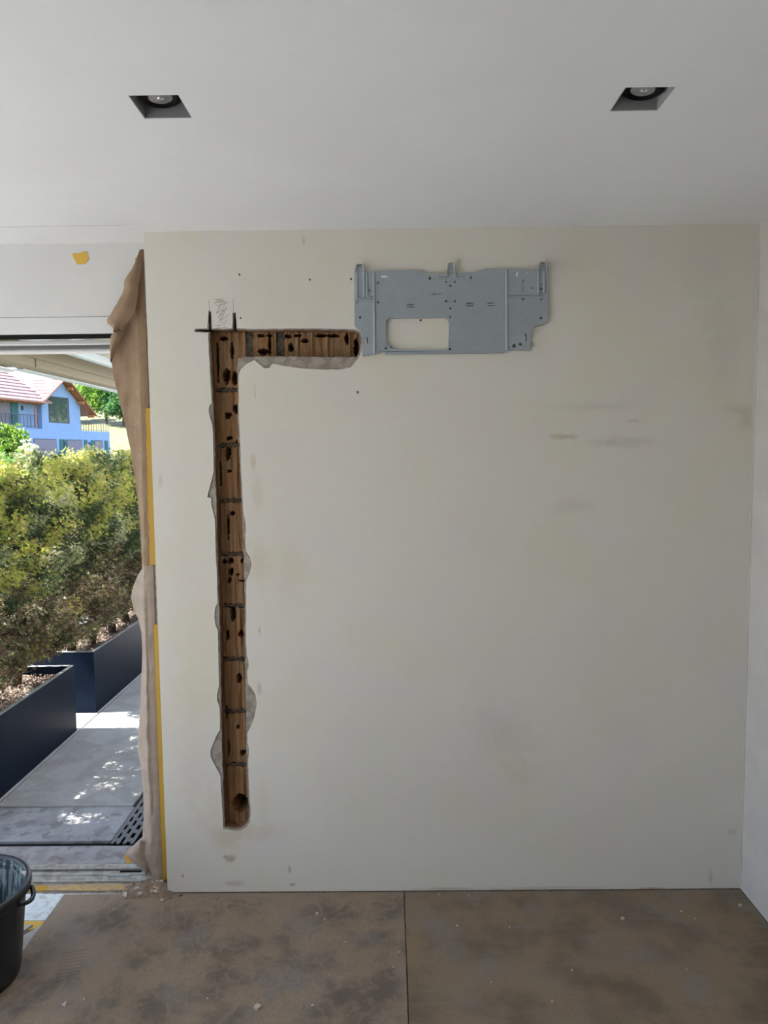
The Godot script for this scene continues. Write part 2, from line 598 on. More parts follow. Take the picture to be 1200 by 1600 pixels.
func build_room() -> void:
	# ceiling slab with the curtain slot and the two square lamp recesses cut in
	var ce := CSGBox3D.new()
	ce.name = "ceiling"
	ce.size = Vector3(XR - XW + 0.4, 0.16, ZF + 0.55)
	ce.position = Vector3((XR + XW) / 2, H + 0.08, (ZF - 0.15) / 2)
	ce.material = M.ceil
	ce.set_meta("kind", "structure")
	add_child(ce)
	var cut := func(x0: float, x1: float, z0: float, z1: float, d: float) -> void:
		var b := CSGBox3D.new()
		b.operation = CSGShape3D.OPERATION_SUBTRACTION
		b.size = Vector3(x1 - x0, d * 2, z1 - z0)
		ce.add_child(b)
		b.position = Vector3((x0 + x1) / 2, H, (z0 + z1) / 2) - ce.position
		b.material = M.ceil
		b.name = "opening"
	cut.call(XW + 0.1, -0.849, 0.072, 0.078, 0.05)
	cut.call(-0.5514, -0.4426, 0.8473, 0.9561, 0.12)
	cut.call(0.5149, 0.6237, 0.8517, 0.9605, 0.12)

	var wr := struct("wall_right")
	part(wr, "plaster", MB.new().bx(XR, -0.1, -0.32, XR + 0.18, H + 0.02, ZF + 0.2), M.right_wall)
	var bead := MB.new()
	bead.tube([Vector3(XR - 0.001, 0.02, 0.001), Vector3(XR - 0.001, 2.35, 0.001)], 0.003, 0.003, 6)
	part(wr, "corner_bead", bead, M.right_wall)
	var gap := MB.new().bx(XR - 0.002, -0.004, 0.0, XR + 0.001, 0.003, 1.6)
	part(wr, "floor_joint", gap, M.mortar)

	var wf := struct("wall_front")
	part(wf, "plaster", MB.new().bx(XW - 0.2, -0.1, ZF, XR + 0.18, H + 0.02, ZF + 0.2), M.far_wall)

	# the glazed wall on the left: piers, parapet head and a row of panes
	var wl := struct("wall_left")
	var z0 := 0.08
	var z1 := 3.9
	var mb := MB.new()
	mb.bx(XW - 0.2, -0.1, -0.35, XW, H + 0.02, z0)
	mb.bx(XW - 0.2, -0.1, z1, XW, H + 0.02, ZF)
	mb.bx(XW - 0.2, 2.32, z0, XW, H + 0.02, z1)
	mb.bx(XW - 0.2, -0.1, z0, XW, 0.0, z1)
	part(wl, "plaster", mb, M.side_wall)
	var win := struct("window_1")
	var fr := MB.new()
	fr.bx(XW - 0.14, 0.0, z0, XW - 0.07, 0.06, z1)
	fr.bx(XW - 0.14, 2.26, z0, XW - 0.07, 2.32, z1)
	for k in 4:
		var z := lerpf(z0 + 0.03, z1 - 0.03, k / 3.0)
		fr.bx(XW - 0.139, 0.06, z - 0.03, XW - 0.071, 2.26, z + 0.03)
	part(win, "frame", fr, M.white)
	for k in 3:
		var a := lerpf(z0 + 0.03, z1 - 0.03, k / 3.0) + 0.03
		var b := lerpf(z0 + 0.03, z1 - 0.03, (k + 1) / 3.0) - 0.03
		part(win, "pane", MB.new().bx(XW - 0.105, 0.06, a, XW - 0.101, 2.26, b), M.glass)

	# floor: large tiles on a screed; left of x = -1.225 the covering is missing near the door
	var fl := struct("floor")
	part(fl, "screed", MB.new().bx(XW - 0.2, -0.16, -0.10, XR + 0.18, -0.012, ZF + 0.2), M.screed)
	var xs := [[-1.225, 0.040, "l"], [0.044, 1.289, "r"]]
	for r in 4:
		for e in xs:
			var t := MB.new()
			var za := 0.002 + r * 1.269
			var tw: float = e[1] - e[0]
			t.uo = Vector2(e[0], -za - 1.265); t.us = Vector2(tw, 1.265)
			var q := MB.new()
			q.uo = Vector2(e[0], -za - 1.265); q.us = Vector2(tw, 1.265)
			q.poly(PackedVector2Array([V2(e[0], -za), V2(e[1], -za), V2(e[1], -za - 1.265), V2(e[0], -za - 1.265)]), -0.0115, 0.0)
			q.turned(FLAT)
			part(fl, "floor_tile", q, M.tile_l if e[2] == "l" else M.tile_r)
	for r in range(1, 4):
		var za := 0.002 + r * 1.269
		var q := MB.new()
		q.uo = Vector2(-2.49, -za - 1.265); q.us = Vector2(1.26, 1.265)
		q.poly(PackedVector2Array([V2(XW + 0.01, -za), V2(-1.229, -za), V2(-1.229, -za - 1.265), V2(XW + 0.01, -za - 1.265)]), -0.0115, 0.0)
		q.turned(FLAT)
		part(fl, "floor_tile", q, M.bounce_grey)


func loop_of(a: Array, b: Array) -> PackedVector2Array:
	var r := PackedVector2Array()
	for p in a:
		r.append(p)
	for k in range(b.size() - 1, -1, -1):
		r.append(b[k])
	return r


func build_back_wall() -> void:
	var w := struct("wall_back")
	var chr: Array = [V2(-0.5693, 2.0639), V2(-0.5536, 2.0654), V2(-0.5379, 2.0646), V2(-0.5374, 2.0819), V2(-0.5346, 2.0990), V2(-0.5342, 2.1162), V2(-0.5297, 2.1184), V2(-0.5292, 2.1049), V2(-0.5271, 2.0915), V2(-0.5273, 2.0780), V2(-0.5267, 2.0645), V2(-0.5128, 2.0637), V2(-0.4989, 2.0638), V2(-0.4851, 2.0614), V2(-0.4711, 2.0622), V2(-0.4573, 2.0604), V2(-0.4433, 2.0608), V2(-0.4293, 2.0606), V2(-0.4153, 2.0609), V2(-0.4013, 2.0606), V2(-0.3873, 2.0603), V2(-0.3733, 2.0598), V2(-0.3593, 2.0617), V2(-0.3453, 2.0613), V2(-0.3313, 2.0607), V2(-0.3173, 2.0604), V2(-0.3033, 2.0613), V2(-0.2893, 2.0619), V2(-0.2754, 2.0592), V2(-0.2613, 2.0608), V2(-0.2473, 2.0606), V2(-0.2334, 2.0599), V2(-0.2185, 2.0583), V2(-0.2036, 2.0586), V2(-0.1886, 2.0584), V2(-0.1738, 2.0570), V2(-0.1588, 2.0584), V2(-0.1439, 2.0567), V2(-0.1272, 2.0548), V2(-0.1104, 2.0541), V2(-0.0971, 2.0451), V2(-0.0929, 2.0208), V2(-0.0939, 2.0043), V2(-0.0956, 1.9877), V2(-0.1071, 1.9658), V2(-0.1262, 1.9638), V2(-0.1453, 1.9640), V2(-0.1603, 1.9646), V2(-0.1752, 1.9655), V2(-0.1902, 1.9638), V2(-0.2052, 1.9651), V2(-0.2201, 1.9643), V2(-0.2351, 1.9651), V2(-0.2491, 1.9661), V2(-0.2631, 1.9665), V2(-0.2772, 1.9656), V2(-0.2912, 1.9677), V2(-0.3052, 1.9677), V2(-0.3192, 1.9682), V2(-0.3332, 1.9690), V2(-0.3473, 1.9686), V2(-0.3613, 1.9686), V2(-0.3754, 1.9696), V2(-0.3894, 1.9701), V2(-0.4035, 1.9682), V2(-0.4175, 1.9703), V2(-0.4315, 1.9693), V2(-0.4456, 1.9697), V2(-0.4596, 1.9699), V2(-0.4761, 1.9684), V2(-0.4926, 1.9693), V2(-0.5091, 1.9683), V2(-0.5227, 1.9640), V2(-0.5249, 1.9473), V2(-0.5281, 1.9308), V2(-0.5289, 1.9169), V2(-0.5271, 1.9030), V2(-0.5277, 1.8891), V2(-0.5274, 1.8752), V2(-0.5275, 1.8603), V2(-0.5285, 1.8455), V2(-0.5278, 1.8306), V2(-0.5281, 1.8157), V2(-0.5301, 1.8008), V2(-0.5298, 1.7859), V2(-0.5303, 1.7718), V2(-0.5296, 1.7578), V2(-0.5304, 1.7438), V2(-0.5283, 1.7298), V2(-0.5299, 1.7157), V2(-0.5278, 1.7017), V2(-0.5298, 1.6875), V2(-0.5283, 1.6735), V2(-0.5285, 1.6593), V2(-0.5283, 1.6452), V2(-0.5291, 1.6311), V2(-0.5284, 1.6169), V2(-0.5282, 1.6028), V2(-0.5260, 1.5886), V2(-0.5267, 1.5744), V2(-0.5269, 1.5602), V2(-0.5254, 1.5466), V2(-0.5254, 1.5330), V2(-0.5251, 1.5193), V2(-0.5266, 1.5056), V2(-0.5243, 1.4920), V2(-0.5244, 1.4782), V2(-0.5246, 1.4645), V2(-0.5253, 1.4507), V2(-0.5253, 1.4370), V2(-0.5237, 1.4233), V2(-0.5241, 1.4089), V2(-0.5225, 1.3946), V2(-0.5233, 1.3803), V2(-0.5235, 1.3659), V2(-0.5215, 1.3516), V2(-0.5231, 1.3371), V2(-0.5220, 1.3227), V2(-0.5222, 1.3083), V2(-0.5225, 1.2939), V2(-0.5229, 1.2794), V2(-0.5230, 1.2650), V2(-0.5227, 1.2505), V2(-0.5228, 1.2360), V2(-0.5220, 1.2215), V2(-0.5229, 1.2070), V2(-0.5230, 1.1925), V2(-0.5220, 1.1770), V2(-0.5230, 1.1615), V2(-0.5232, 1.1459), V2(-0.5239, 1.1304), V2(-0.5228, 1.1148), V2(-0.5231, 1.0992), V2(-0.5222, 1.0852), V2(-0.5240, 1.0712), V2(-0.5234, 1.0571), V2(-0.5253, 1.0431), V2(-0.5247, 1.0290), V2(-0.5251, 1.0149), V2(-0.5269, 1.0008), V2(-0.5258, 0.9867), V2(-0.5261, 0.9725), V2(-0.5269, 0.9584), V2(-0.5265, 0.9427), V2(-0.5269, 0.9269), V2(-0.5258, 0.9112), V2(-0.5271, 0.8954), V2(-0.5282, 0.8796), V2(-0.5271, 0.8638), V2(-0.5274, 0.8496), V2(-0.5280, 0.8353), V2(-0.5287, 0.8210), V2(-0.5286, 0.8068), V2(-0.5285, 0.7925), V2(-0.5288, 0.7782), V2(-0.5290, 0.7639), V2(-0.5275, 0.7496), V2(-0.5283, 0.7352), V2(-0.5285, 0.7209), V2(-0.5285, 0.7059), V2(-0.5286, 0.6909), V2(-0.5299, 0.6760), V2(-0.5296, 0.6610), V2(-0.5308, 0.6459), V2(-0.5311, 0.6309), V2(-0.5302, 0.6159), V2(-0.5317, 0.6008), V2(-0.5316, 0.5858), V2(-0.5316, 0.5707), V2(-0.5326, 0.5556), V2(-0.5309, 0.5405), V2(-0.5313, 0.5253), V2(-0.5323, 0.5102), V2(-0.5321, 0.4950), V2(-0.5325, 0.4799), V2(-0.5326, 0.4637), V2(-0.5313, 0.4475), V2(-0.5306, 0.4313), V2(-0.5323, 0.4149), V2(-0.5300, 0.3988), V2(-0.5303, 0.3825), V2(-0.5286, 0.3654), V2(-0.5283, 0.3483), V2(-0.5277, 0.3311), V2(-0.5274, 0.3139), V2(-0.5283, 0.2967), V2(-0.5307, 0.2796), V2(-0.5455, 0.2576), V2(-0.5647, 0.2454), V2(-0.5861, 0.2456)]
	var chl: Array = [V2(-0.5693, 2.0639), V2(-0.5842, 2.0646), V2(-0.5991, 2.0662), V2(-0.6141, 2.0656), V2(-0.6155, 2.0801), V2(-0.6151, 2.0947), V2(-0.6149, 2.1093), V2(-0.6157, 2.1238), V2(-0.6201, 2.1261), V2(-0.6222, 2.1110), V2(-0.6235, 2.0960), V2(-0.6222, 2.0807), V2(-0.6242, 2.0657), V2(-0.6388, 2.0654), V2(-0.6534, 2.0659), V2(-0.6680, 2.0644), V2(-0.6681, 2.0596), V2(-0.6523, 2.0598), V2(-0.6368, 2.0575), V2(-0.6211, 2.0568), V2(-0.6199, 2.0416), V2(-0.6212, 2.0263), V2(-0.6214, 2.0110), V2(-0.6201, 1.9958), V2(-0.6183, 1.9805), V2(-0.6194, 1.9651), V2(-0.6179, 1.9504), V2(-0.6186, 1.9356), V2(-0.6194, 1.9207), V2(-0.6175, 1.9060), V2(-0.6183, 1.8911), V2(-0.6176, 1.8762), V2(-0.6170, 1.8614), V2(-0.6163, 1.8465), V2(-0.6172, 1.8316), V2(-0.6158, 1.8167), V2(-0.6157, 1.8018), V2(-0.6157, 1.7868), V2(-0.6163, 1.7728), V2(-0.6154, 1.7588), V2(-0.6161, 1.7448), V2(-0.6152, 1.7307), V2(-0.6141, 1.7167), V2(-0.6147, 1.7026), V2(-0.6157, 1.6885), V2(-0.6146, 1.6744), V2(-0.6149, 1.6603), V2(-0.6161, 1.6462), V2(-0.6136, 1.6321), V2(-0.6147, 1.6179), V2(-0.6160, 1.6037), V2(-0.6159, 1.5896), V2(-0.6157, 1.5754), V2(-0.6157, 1.5612), V2(-0.6161, 1.5475), V2(-0.6166, 1.5339), V2(-0.6160, 1.5202), V2(-0.6156, 1.5066), V2(-0.6156, 1.4929), V2(-0.6158, 1.4792), V2(-0.6148, 1.4655), V2(-0.6157, 1.4517), V2(-0.6155, 1.4380), V2(-0.6152, 1.4243), V2(-0.6161, 1.4105), V2(-0.6155, 1.3967), V2(-0.6144, 1.3830), V2(-0.6160, 1.3692), V2(-0.6171, 1.3554), V2(-0.6166, 1.3415), V2(-0.6168, 1.3277), V2(-0.6163, 1.3139), V2(-0.6164, 1.3000), V2(-0.6170, 1.2862), V2(-0.6173, 1.2707), V2(-0.6152, 1.2554), V2(-0.6171, 1.2398), V2(-0.6168, 1.2244), V2(-0.6167, 1.2089), V2(-0.6151, 1.1934), V2(-0.6142, 1.1789), V2(-0.6143, 1.1643), V2(-0.6166, 1.1498), V2(-0.6154, 1.1352), V2(-0.6152, 1.1206), V2(-0.6156, 1.1060), V2(-0.6165, 1.0914), V2(-0.6162, 1.0768), V2(-0.6154, 1.0612), V2(-0.6163, 1.0455), V2(-0.6169, 1.0299), V2(-0.6171, 1.0142), V2(-0.6152, 0.9985), V2(-0.6167, 0.9828), V2(-0.6177, 0.9681), V2(-0.6168, 0.9534), V2(-0.6169, 0.9386), V2(-0.6174, 0.9238), V2(-0.6168, 0.9091), V2(-0.6186, 0.8943), V2(-0.6169, 0.8795), V2(-0.6178, 0.8646), V2(-0.6181, 0.8498), V2(-0.6172, 0.8350), V2(-0.6185, 0.8201), V2(-0.6195, 0.8052), V2(-0.6196, 0.7903), V2(-0.6176, 0.7755), V2(-0.6191, 0.7605), V2(-0.6189, 0.7456), V2(-0.6202, 0.7306), V2(-0.6184, 0.7157), V2(-0.6191, 0.7007), V2(-0.6201, 0.6857), V2(-0.6203, 0.6708), V2(-0.6197, 0.6558), V2(-0.6203, 0.6407), V2(-0.6201, 0.6257), V2(-0.6208, 0.6112), V2(-0.6200, 0.5968), V2(-0.6211, 0.5823), V2(-0.6211, 0.5678), V2(-0.6216, 0.5533), V2(-0.6212, 0.5388), V2(-0.6209, 0.5243), V2(-0.6214, 0.5098), V2(-0.6230, 0.4952), V2(-0.6220, 0.4806), V2(-0.6209, 0.4655), V2(-0.6207, 0.4503), V2(-0.6201, 0.4351), V2(-0.6224, 0.4198), V2(-0.6226, 0.4045), V2(-0.6203, 0.3893), V2(-0.6202, 0.3741), V2(-0.6208, 0.3588), V2(-0.6197, 0.3438), V2(-0.6206, 0.3287), V2(-0.6200, 0.3136), V2(-0.6207, 0.2985), V2(-0.6187, 0.2835), V2(-0.6204, 0.2683), V2(-0.6191, 0.2532), V2(-0.6025, 0.2495), V2(-0.5861, 0.2456)]
	var skr: Array = [V2(-0.5692, 2.0670), V2(-0.5549, 2.0672), V2(-0.5405, 2.0680), V2(-0.5394, 2.0814), V2(-0.5385, 2.0949), V2(-0.5382, 2.1083), V2(-0.5374, 2.1218), V2(-0.5263, 2.1216), V2(-0.5256, 2.1083), V2(-0.5248, 2.0949), V2(-0.5236, 2.0816), V2(-0.5232, 2.0682), V2(-0.5067, 2.0672), V2(-0.4903, 2.0657), V2(-0.4738, 2.0647), V2(-0.4572, 2.0641), V2(-0.4432, 2.0648), V2(-0.4292, 2.0642), V2(-0.4152, 2.0646), V2(-0.4012, 2.0650), V2(-0.3872, 2.0651), V2(-0.3732, 2.0644), V2(-0.3592, 2.0644), V2(-0.3452, 2.0650), V2(-0.3312, 2.0648), V2(-0.3172, 2.0648), V2(-0.3032, 2.0645), V2(-0.2893, 2.0640), V2(-0.2753, 2.0639), V2(-0.2613, 2.0645), V2(-0.2473, 2.0641), V2(-0.2333, 2.0637), V2(-0.2184, 2.0627), V2(-0.2035, 2.0626), V2(-0.1886, 2.0618), V2(-0.1737, 2.0612), V2(-0.1588, 2.0608), V2(-0.1438, 2.0604), V2(-0.1249, 2.0591), V2(-0.1058, 2.0584), V2(-0.0914, 2.0494), V2(-0.0894, 2.0351), V2(-0.0873, 2.0207), V2(-0.0884, 2.0031), V2(-0.0900, 1.9855), V2(-0.0993, 1.9635), V2(-0.1076, 1.9523), V2(-0.1165, 1.9415), V2(-0.1279, 1.9284), V2(-0.1415, 1.9265), V2(-0.1548, 1.9230), V2(-0.1684, 1.9211), V2(-0.1819, 1.9217), V2(-0.1954, 1.9222), V2(-0.2089, 1.9219), V2(-0.2224, 1.9221), V2(-0.2358, 1.9230), V2(-0.2493, 1.9237), V2(-0.2628, 1.9244), V2(-0.2763, 1.9254), V2(-0.2898, 1.9262), V2(-0.3032, 1.9271), V2(-0.3166, 1.9297), V2(-0.3302, 1.9310), V2(-0.3435, 1.9340), V2(-0.3571, 1.9352), V2(-0.3705, 1.9378), V2(-0.3860, 1.9418), V2(-0.4018, 1.9449), V2(-0.4134, 1.9295), V2(-0.4314, 1.9286), V2(-0.4433, 1.9382), V2(-0.4548, 1.9483), V2(-0.4667, 1.9578), V2(-0.4789, 1.9514), V2(-0.4917, 1.9459), V2(-0.5032, 1.9360), V2(-0.5147, 1.9262), V2(-0.5220, 1.9085), V2(-0.5226, 1.8918), V2(-0.5229, 1.8751), V2(-0.5234, 1.8603), V2(-0.5240, 1.8454), V2(-0.5237, 1.8305), V2(-0.5244, 1.8157), V2(-0.5250, 1.8007), V2(-0.5253, 1.7858), V2(-0.5246, 1.7718), V2(-0.5253, 1.7578), V2(-0.5246, 1.7438), V2(-0.5243, 1.7297), V2(-0.5241, 1.7157), V2(-0.5244, 1.7016), V2(-0.5235, 1.6875), V2(-0.5238, 1.6734), V2(-0.5233, 1.6593), V2(-0.5232, 1.6452), V2(-0.5230, 1.6310), V2(-0.5233, 1.6169), V2(-0.5230, 1.6027), V2(-0.5232, 1.5886), V2(-0.5227, 1.5744), V2(-0.5223, 1.5602), V2(-0.5218, 1.5466), V2(-0.5215, 1.5329), V2(-0.5209, 1.5192), V2(-0.5208, 1.5056), V2(-0.5208, 1.4919), V2(-0.5207, 1.4782), V2(-0.5199, 1.4645), V2(-0.5196, 1.4507), V2(-0.5198, 1.4370), V2(-0.5191, 1.4232), V2(-0.5166, 1.4093), V2(-0.5130, 1.3957), V2(-0.5118, 1.3808), V2(-0.5115, 1.3658), V2(-0.5120, 1.3514), V2(-0.5137, 1.3370), V2(-0.5144, 1.3226), V2(-0.5153, 1.3082), V2(-0.5133, 1.2944), V2(-0.5115, 1.2805), V2(-0.4983, 1.2572), V2(-0.4943, 1.2340), V2(-0.4983, 1.2178), V2(-0.5020, 1.2016), V2(-0.5090, 1.1878), V2(-0.5154, 1.1738), V2(-0.5153, 1.1598), V2(-0.5167, 1.1459), V2(-0.5170, 1.1319), V2(-0.5168, 1.1179), V2(-0.5172, 1.1039), V2(-0.5174, 1.0898), V2(-0.5180, 1.0758), V2(-0.5185, 1.0612), V2(-0.5184, 1.0465), V2(-0.5192, 1.0319), V2(-0.5200, 1.0172), V2(-0.5199, 1.0025), V2(-0.5207, 0.9878), V2(-0.5203, 0.9731), V2(-0.5211, 0.9583), V2(-0.5213, 0.9436), V2(-0.5203, 0.9288), V2(-0.5202, 0.9141), V2(-0.5203, 0.8993), V2(-0.5149, 0.8826), V2(-0.5144, 0.8589), V2(-0.5207, 0.8400), V2(-0.5206, 0.8257), V2(-0.5197, 0.8115), V2(-0.5195, 0.7972), V2(-0.5059, 0.7804), V2(-0.4926, 0.7564), V2(-0.4902, 0.7385), V2(-0.4888, 0.7205), V2(-0.4910, 0.7061), V2(-0.4945, 0.6919), V2(-0.4969, 0.6775), V2(-0.5026, 0.6605), V2(-0.5095, 0.6440), V2(-0.5164, 0.6293), V2(-0.5243, 0.6152), V2(-0.5259, 0.5960), V2(-0.5264, 0.5767), V2(-0.5212, 0.5525), V2(-0.5217, 0.5331), V2(-0.5242, 0.5187), V2(-0.5260, 0.5041), V2(-0.5256, 0.4889), V2(-0.5252, 0.4738), V2(-0.5258, 0.4585), V2(-0.5256, 0.4433), V2(-0.5252, 0.4281), V2(-0.5249, 0.4129), V2(-0.5247, 0.3977), V2(-0.5244, 0.3824), V2(-0.5243, 0.3653), V2(-0.5230, 0.3482), V2(-0.5217, 0.3311), V2(-0.5215, 0.3139), V2(-0.5226, 0.2954), V2(-0.5248, 0.2771), V2(-0.5397, 0.2526), V2(-0.5625, 0.2405), V2(-0.5862, 0.2406)]
	var skl: Array = [V2(-0.5692, 2.0670), V2(-0.5828, 2.0677), V2(-0.5964, 2.0685), V2(-0.6100, 2.0688), V2(-0.6104, 2.0831), V2(-0.6109, 2.0974), V2(-0.6119, 2.1117), V2(-0.6123, 2.1260), V2(-0.6211, 2.1304), V2(-0.6225, 2.1151), V2(-0.6240, 2.0997), V2(-0.6257, 2.0844), V2(-0.6275, 2.0690), V2(-0.6424, 2.0682), V2(-0.6574, 2.0683), V2(-0.6724, 2.0673), V2(-0.6727, 2.0563), V2(-0.6570, 2.0558), V2(-0.6413, 2.0548), V2(-0.6257, 2.0536), V2(-0.6256, 2.0389), V2(-0.6250, 2.0242), V2(-0.6246, 2.0094), V2(-0.6250, 1.9947), V2(-0.6246, 1.9799), V2(-0.6239, 1.9652), V2(-0.6233, 1.9504), V2(-0.6229, 1.9356), V2(-0.6230, 1.9208), V2(-0.6228, 1.9060), V2(-0.6222, 1.8911), V2(-0.6221, 1.8763), V2(-0.6217, 1.8629), V2(-0.6213, 1.8495), V2(-0.6209, 1.8361), V2(-0.6198, 1.8227), V2(-0.6196, 1.8093), V2(-0.6289, 1.8004), V2(-0.6317, 1.7825), V2(-0.6289, 1.7679), V2(-0.6258, 1.7533), V2(-0.6197, 1.7308), V2(-0.6190, 1.7167), V2(-0.6189, 1.7027), V2(-0.6187, 1.6886), V2(-0.6191, 1.6745), V2(-0.6188, 1.6600), V2(-0.6197, 1.6454), V2(-0.6193, 1.6309), V2(-0.6195, 1.6163), V2(-0.6196, 1.6018), V2(-0.6194, 1.5872), V2(-0.6199, 1.5726), V2(-0.6232, 1.5578), V2(-0.6276, 1.5431), V2(-0.6311, 1.5294), V2(-0.6357, 1.5160), V2(-0.6389, 1.5022), V2(-0.6430, 1.4886), V2(-0.6456, 1.4772), V2(-0.6320, 1.4748), V2(-0.6326, 1.4519), V2(-0.6295, 1.4382), V2(-0.6266, 1.4244), V2(-0.6233, 1.4107), V2(-0.6206, 1.3968), V2(-0.6210, 1.3830), V2(-0.6210, 1.3692), V2(-0.6208, 1.3554), V2(-0.6211, 1.3416), V2(-0.6211, 1.3278), V2(-0.6214, 1.3139), V2(-0.6215, 1.3001), V2(-0.6216, 1.2862), V2(-0.6213, 1.2708), V2(-0.6214, 1.2553), V2(-0.6212, 1.2399), V2(-0.6198, 1.2245), V2(-0.6199, 1.2090), V2(-0.6197, 1.1935), V2(-0.6193, 1.1795), V2(-0.6197, 1.1655), V2(-0.6203, 1.1516), V2(-0.6203, 1.1376), V2(-0.6202, 1.1236), V2(-0.6197, 1.1096), V2(-0.6203, 1.0955), V2(-0.6301, 1.0769), V2(-0.6321, 1.0594), V2(-0.6335, 1.0418), V2(-0.6317, 1.0265), V2(-0.6297, 1.0112), V2(-0.6221, 0.9947), V2(-0.6221, 0.9803), V2(-0.6228, 0.9659), V2(-0.6221, 0.9515), V2(-0.6224, 0.9370), V2(-0.6233, 0.9226), V2(-0.6226, 0.9081), V2(-0.6229, 0.8937), V2(-0.6234, 0.8792), V2(-0.6236, 0.8647), V2(-0.6238, 0.8495), V2(-0.6237, 0.8343), V2(-0.6230, 0.8191), V2(-0.6233, 0.8039), V2(-0.6235, 0.7886), V2(-0.6283, 0.7732), V2(-0.6326, 0.7577), V2(-0.6332, 0.7386), V2(-0.6246, 0.7122), V2(-0.6244, 0.6978), V2(-0.6243, 0.6834), V2(-0.6241, 0.6690), V2(-0.6244, 0.6546), V2(-0.6253, 0.6402), V2(-0.6248, 0.6257), V2(-0.6396, 0.6018), V2(-0.6466, 0.5839), V2(-0.6548, 0.5665), V2(-0.6623, 0.5488), V2(-0.6630, 0.5246), V2(-0.6557, 0.5074), V2(-0.6476, 0.4906), V2(-0.6415, 0.4775), V2(-0.6348, 0.4647), V2(-0.6287, 0.4515), V2(-0.6289, 0.4369), V2(-0.6283, 0.4223), V2(-0.6288, 0.4077), V2(-0.6277, 0.3914), V2(-0.6263, 0.3751), V2(-0.6255, 0.3588), V2(-0.6257, 0.3430), V2(-0.6255, 0.3273), V2(-0.6251, 0.3115), V2(-0.6245, 0.2958), V2(-0.6247, 0.2800), V2(-0.6247, 0.2641), V2(-0.6239, 0.2483), V2(-0.6051, 0.2446), V2(-0.5862, 0.2406)]
	var top: Vector2 = skr[0]
	var bot: Vector2 = skr[skr.size() - 1]
	# painted skim, cut out round the chase
	var sk := MB.new()
	sk.uo = V2(XL, 0); sk.us = V2(XR - XL, H)
	var right := PackedVector2Array([V2(XR, 0), V2(XR, H + 0.01), V2(top.x, H + 0.01)])
	for p in skr:
		right.append(p)
	right.append(V2(bot.x, 0))
	var left := PackedVector2Array([V2(XL, 0), V2(XL, H + 0.01), V2(top.x, H + 0.01)])
	for p in skl:
		left.append(p)
	left.append(V2(bot.x, 0))
	sk.poly(right, -0.003, 0.0, false, false)
	sk.poly(left, -0.003, 0.0, false, false)
	part(w, "painted_skim", sk, M.wall)
	var ed := MB.new()
	var skim_loop := loop_of(skr, skl)
	for i in skim_loop.size():
		var a := skim_loop[i]
		var b := skim_loop[(i + 1) % skim_loop.size()]
		ed.quad(Vector3(a.x, a.y, -0.004), Vector3(b.x, b.y, -0.004), Vector3(b.x, b.y, 0), Vector3(a.x, a.y, 0))
	part(w, "skim_edge", ed, M.base_coat)
	# rough base coat seen where the skim has flaked away
	var bc := MB.new()
	var x0 := -0.78
	var x1 := 0.0
	var y0 := 0.15
	var y1 := 2.22
	var r2 := PackedVector2Array([V2(x1, y0), V2(x1, y1), V2(chr[0].x, y1)])
	for p in chr:
		r2.append(p)
	r2.append(V2(chr[chr.size() - 1].x, y0))
	var l2 := PackedVector2Array([V2(x0, y0), V2(x0, y1), V2(chl[0].x, y1)])
	for p in chl:
		l2.append(p)
	l2.append(V2(chl[chl.size() - 1].x, y0))
	bc.poly(r2, -0.005, -0.0035, false, false)
	bc.poly(l2, -0.005, -0.0035, false, false)
	part(w, "base_coat", bc, M.base_coat)
	# the sides of the chase: plaster, then cut clay
	var sd := MB.new()
	var n := noise(401, 40.0, 3)
	var lp := loop_of(chr, chl)
	var zs := [-0.0035, -0.012, -0.018, -0.035, -0.055, -0.075]
	var rows := []
	var cols := []
	var rr := RandomNumberGenerator.new()
	rr.seed = 4
	for zi in zs.size():
		var row := PackedVector3Array()
		var cr := []
		for i in lp.size() + 1:
			var p := lp[i % lp.size()]
			var jit := 0.0 if zi == 0 else 0.0016 * n.get_noise_3d(p.x, p.y, zs[zi] * 3.0)
			row.append(Vector3(p.x + jit, p.y + jit, zs[zi]))
			var k := 0.5 + 0.5 * n.get_noise_3d(p.x * 1.3, p.y * 1.3, zs[zi])
			var plaster := Color(0.36, 0.31, 0.26).lerp(Color(0.24, 0.2, 0.165), k)
			var clay := Color(0.30, 0.165, 0.085).lerp(Color(0.17, 0.09, 0.05), k)
			cr.append(plaster if zs[zi] > -0.013 else clay)
		rows.append(row); cols.append(cr)
	sd.grid(rows, false, cols)
	part(w, "chase_side", sd, M.brick)
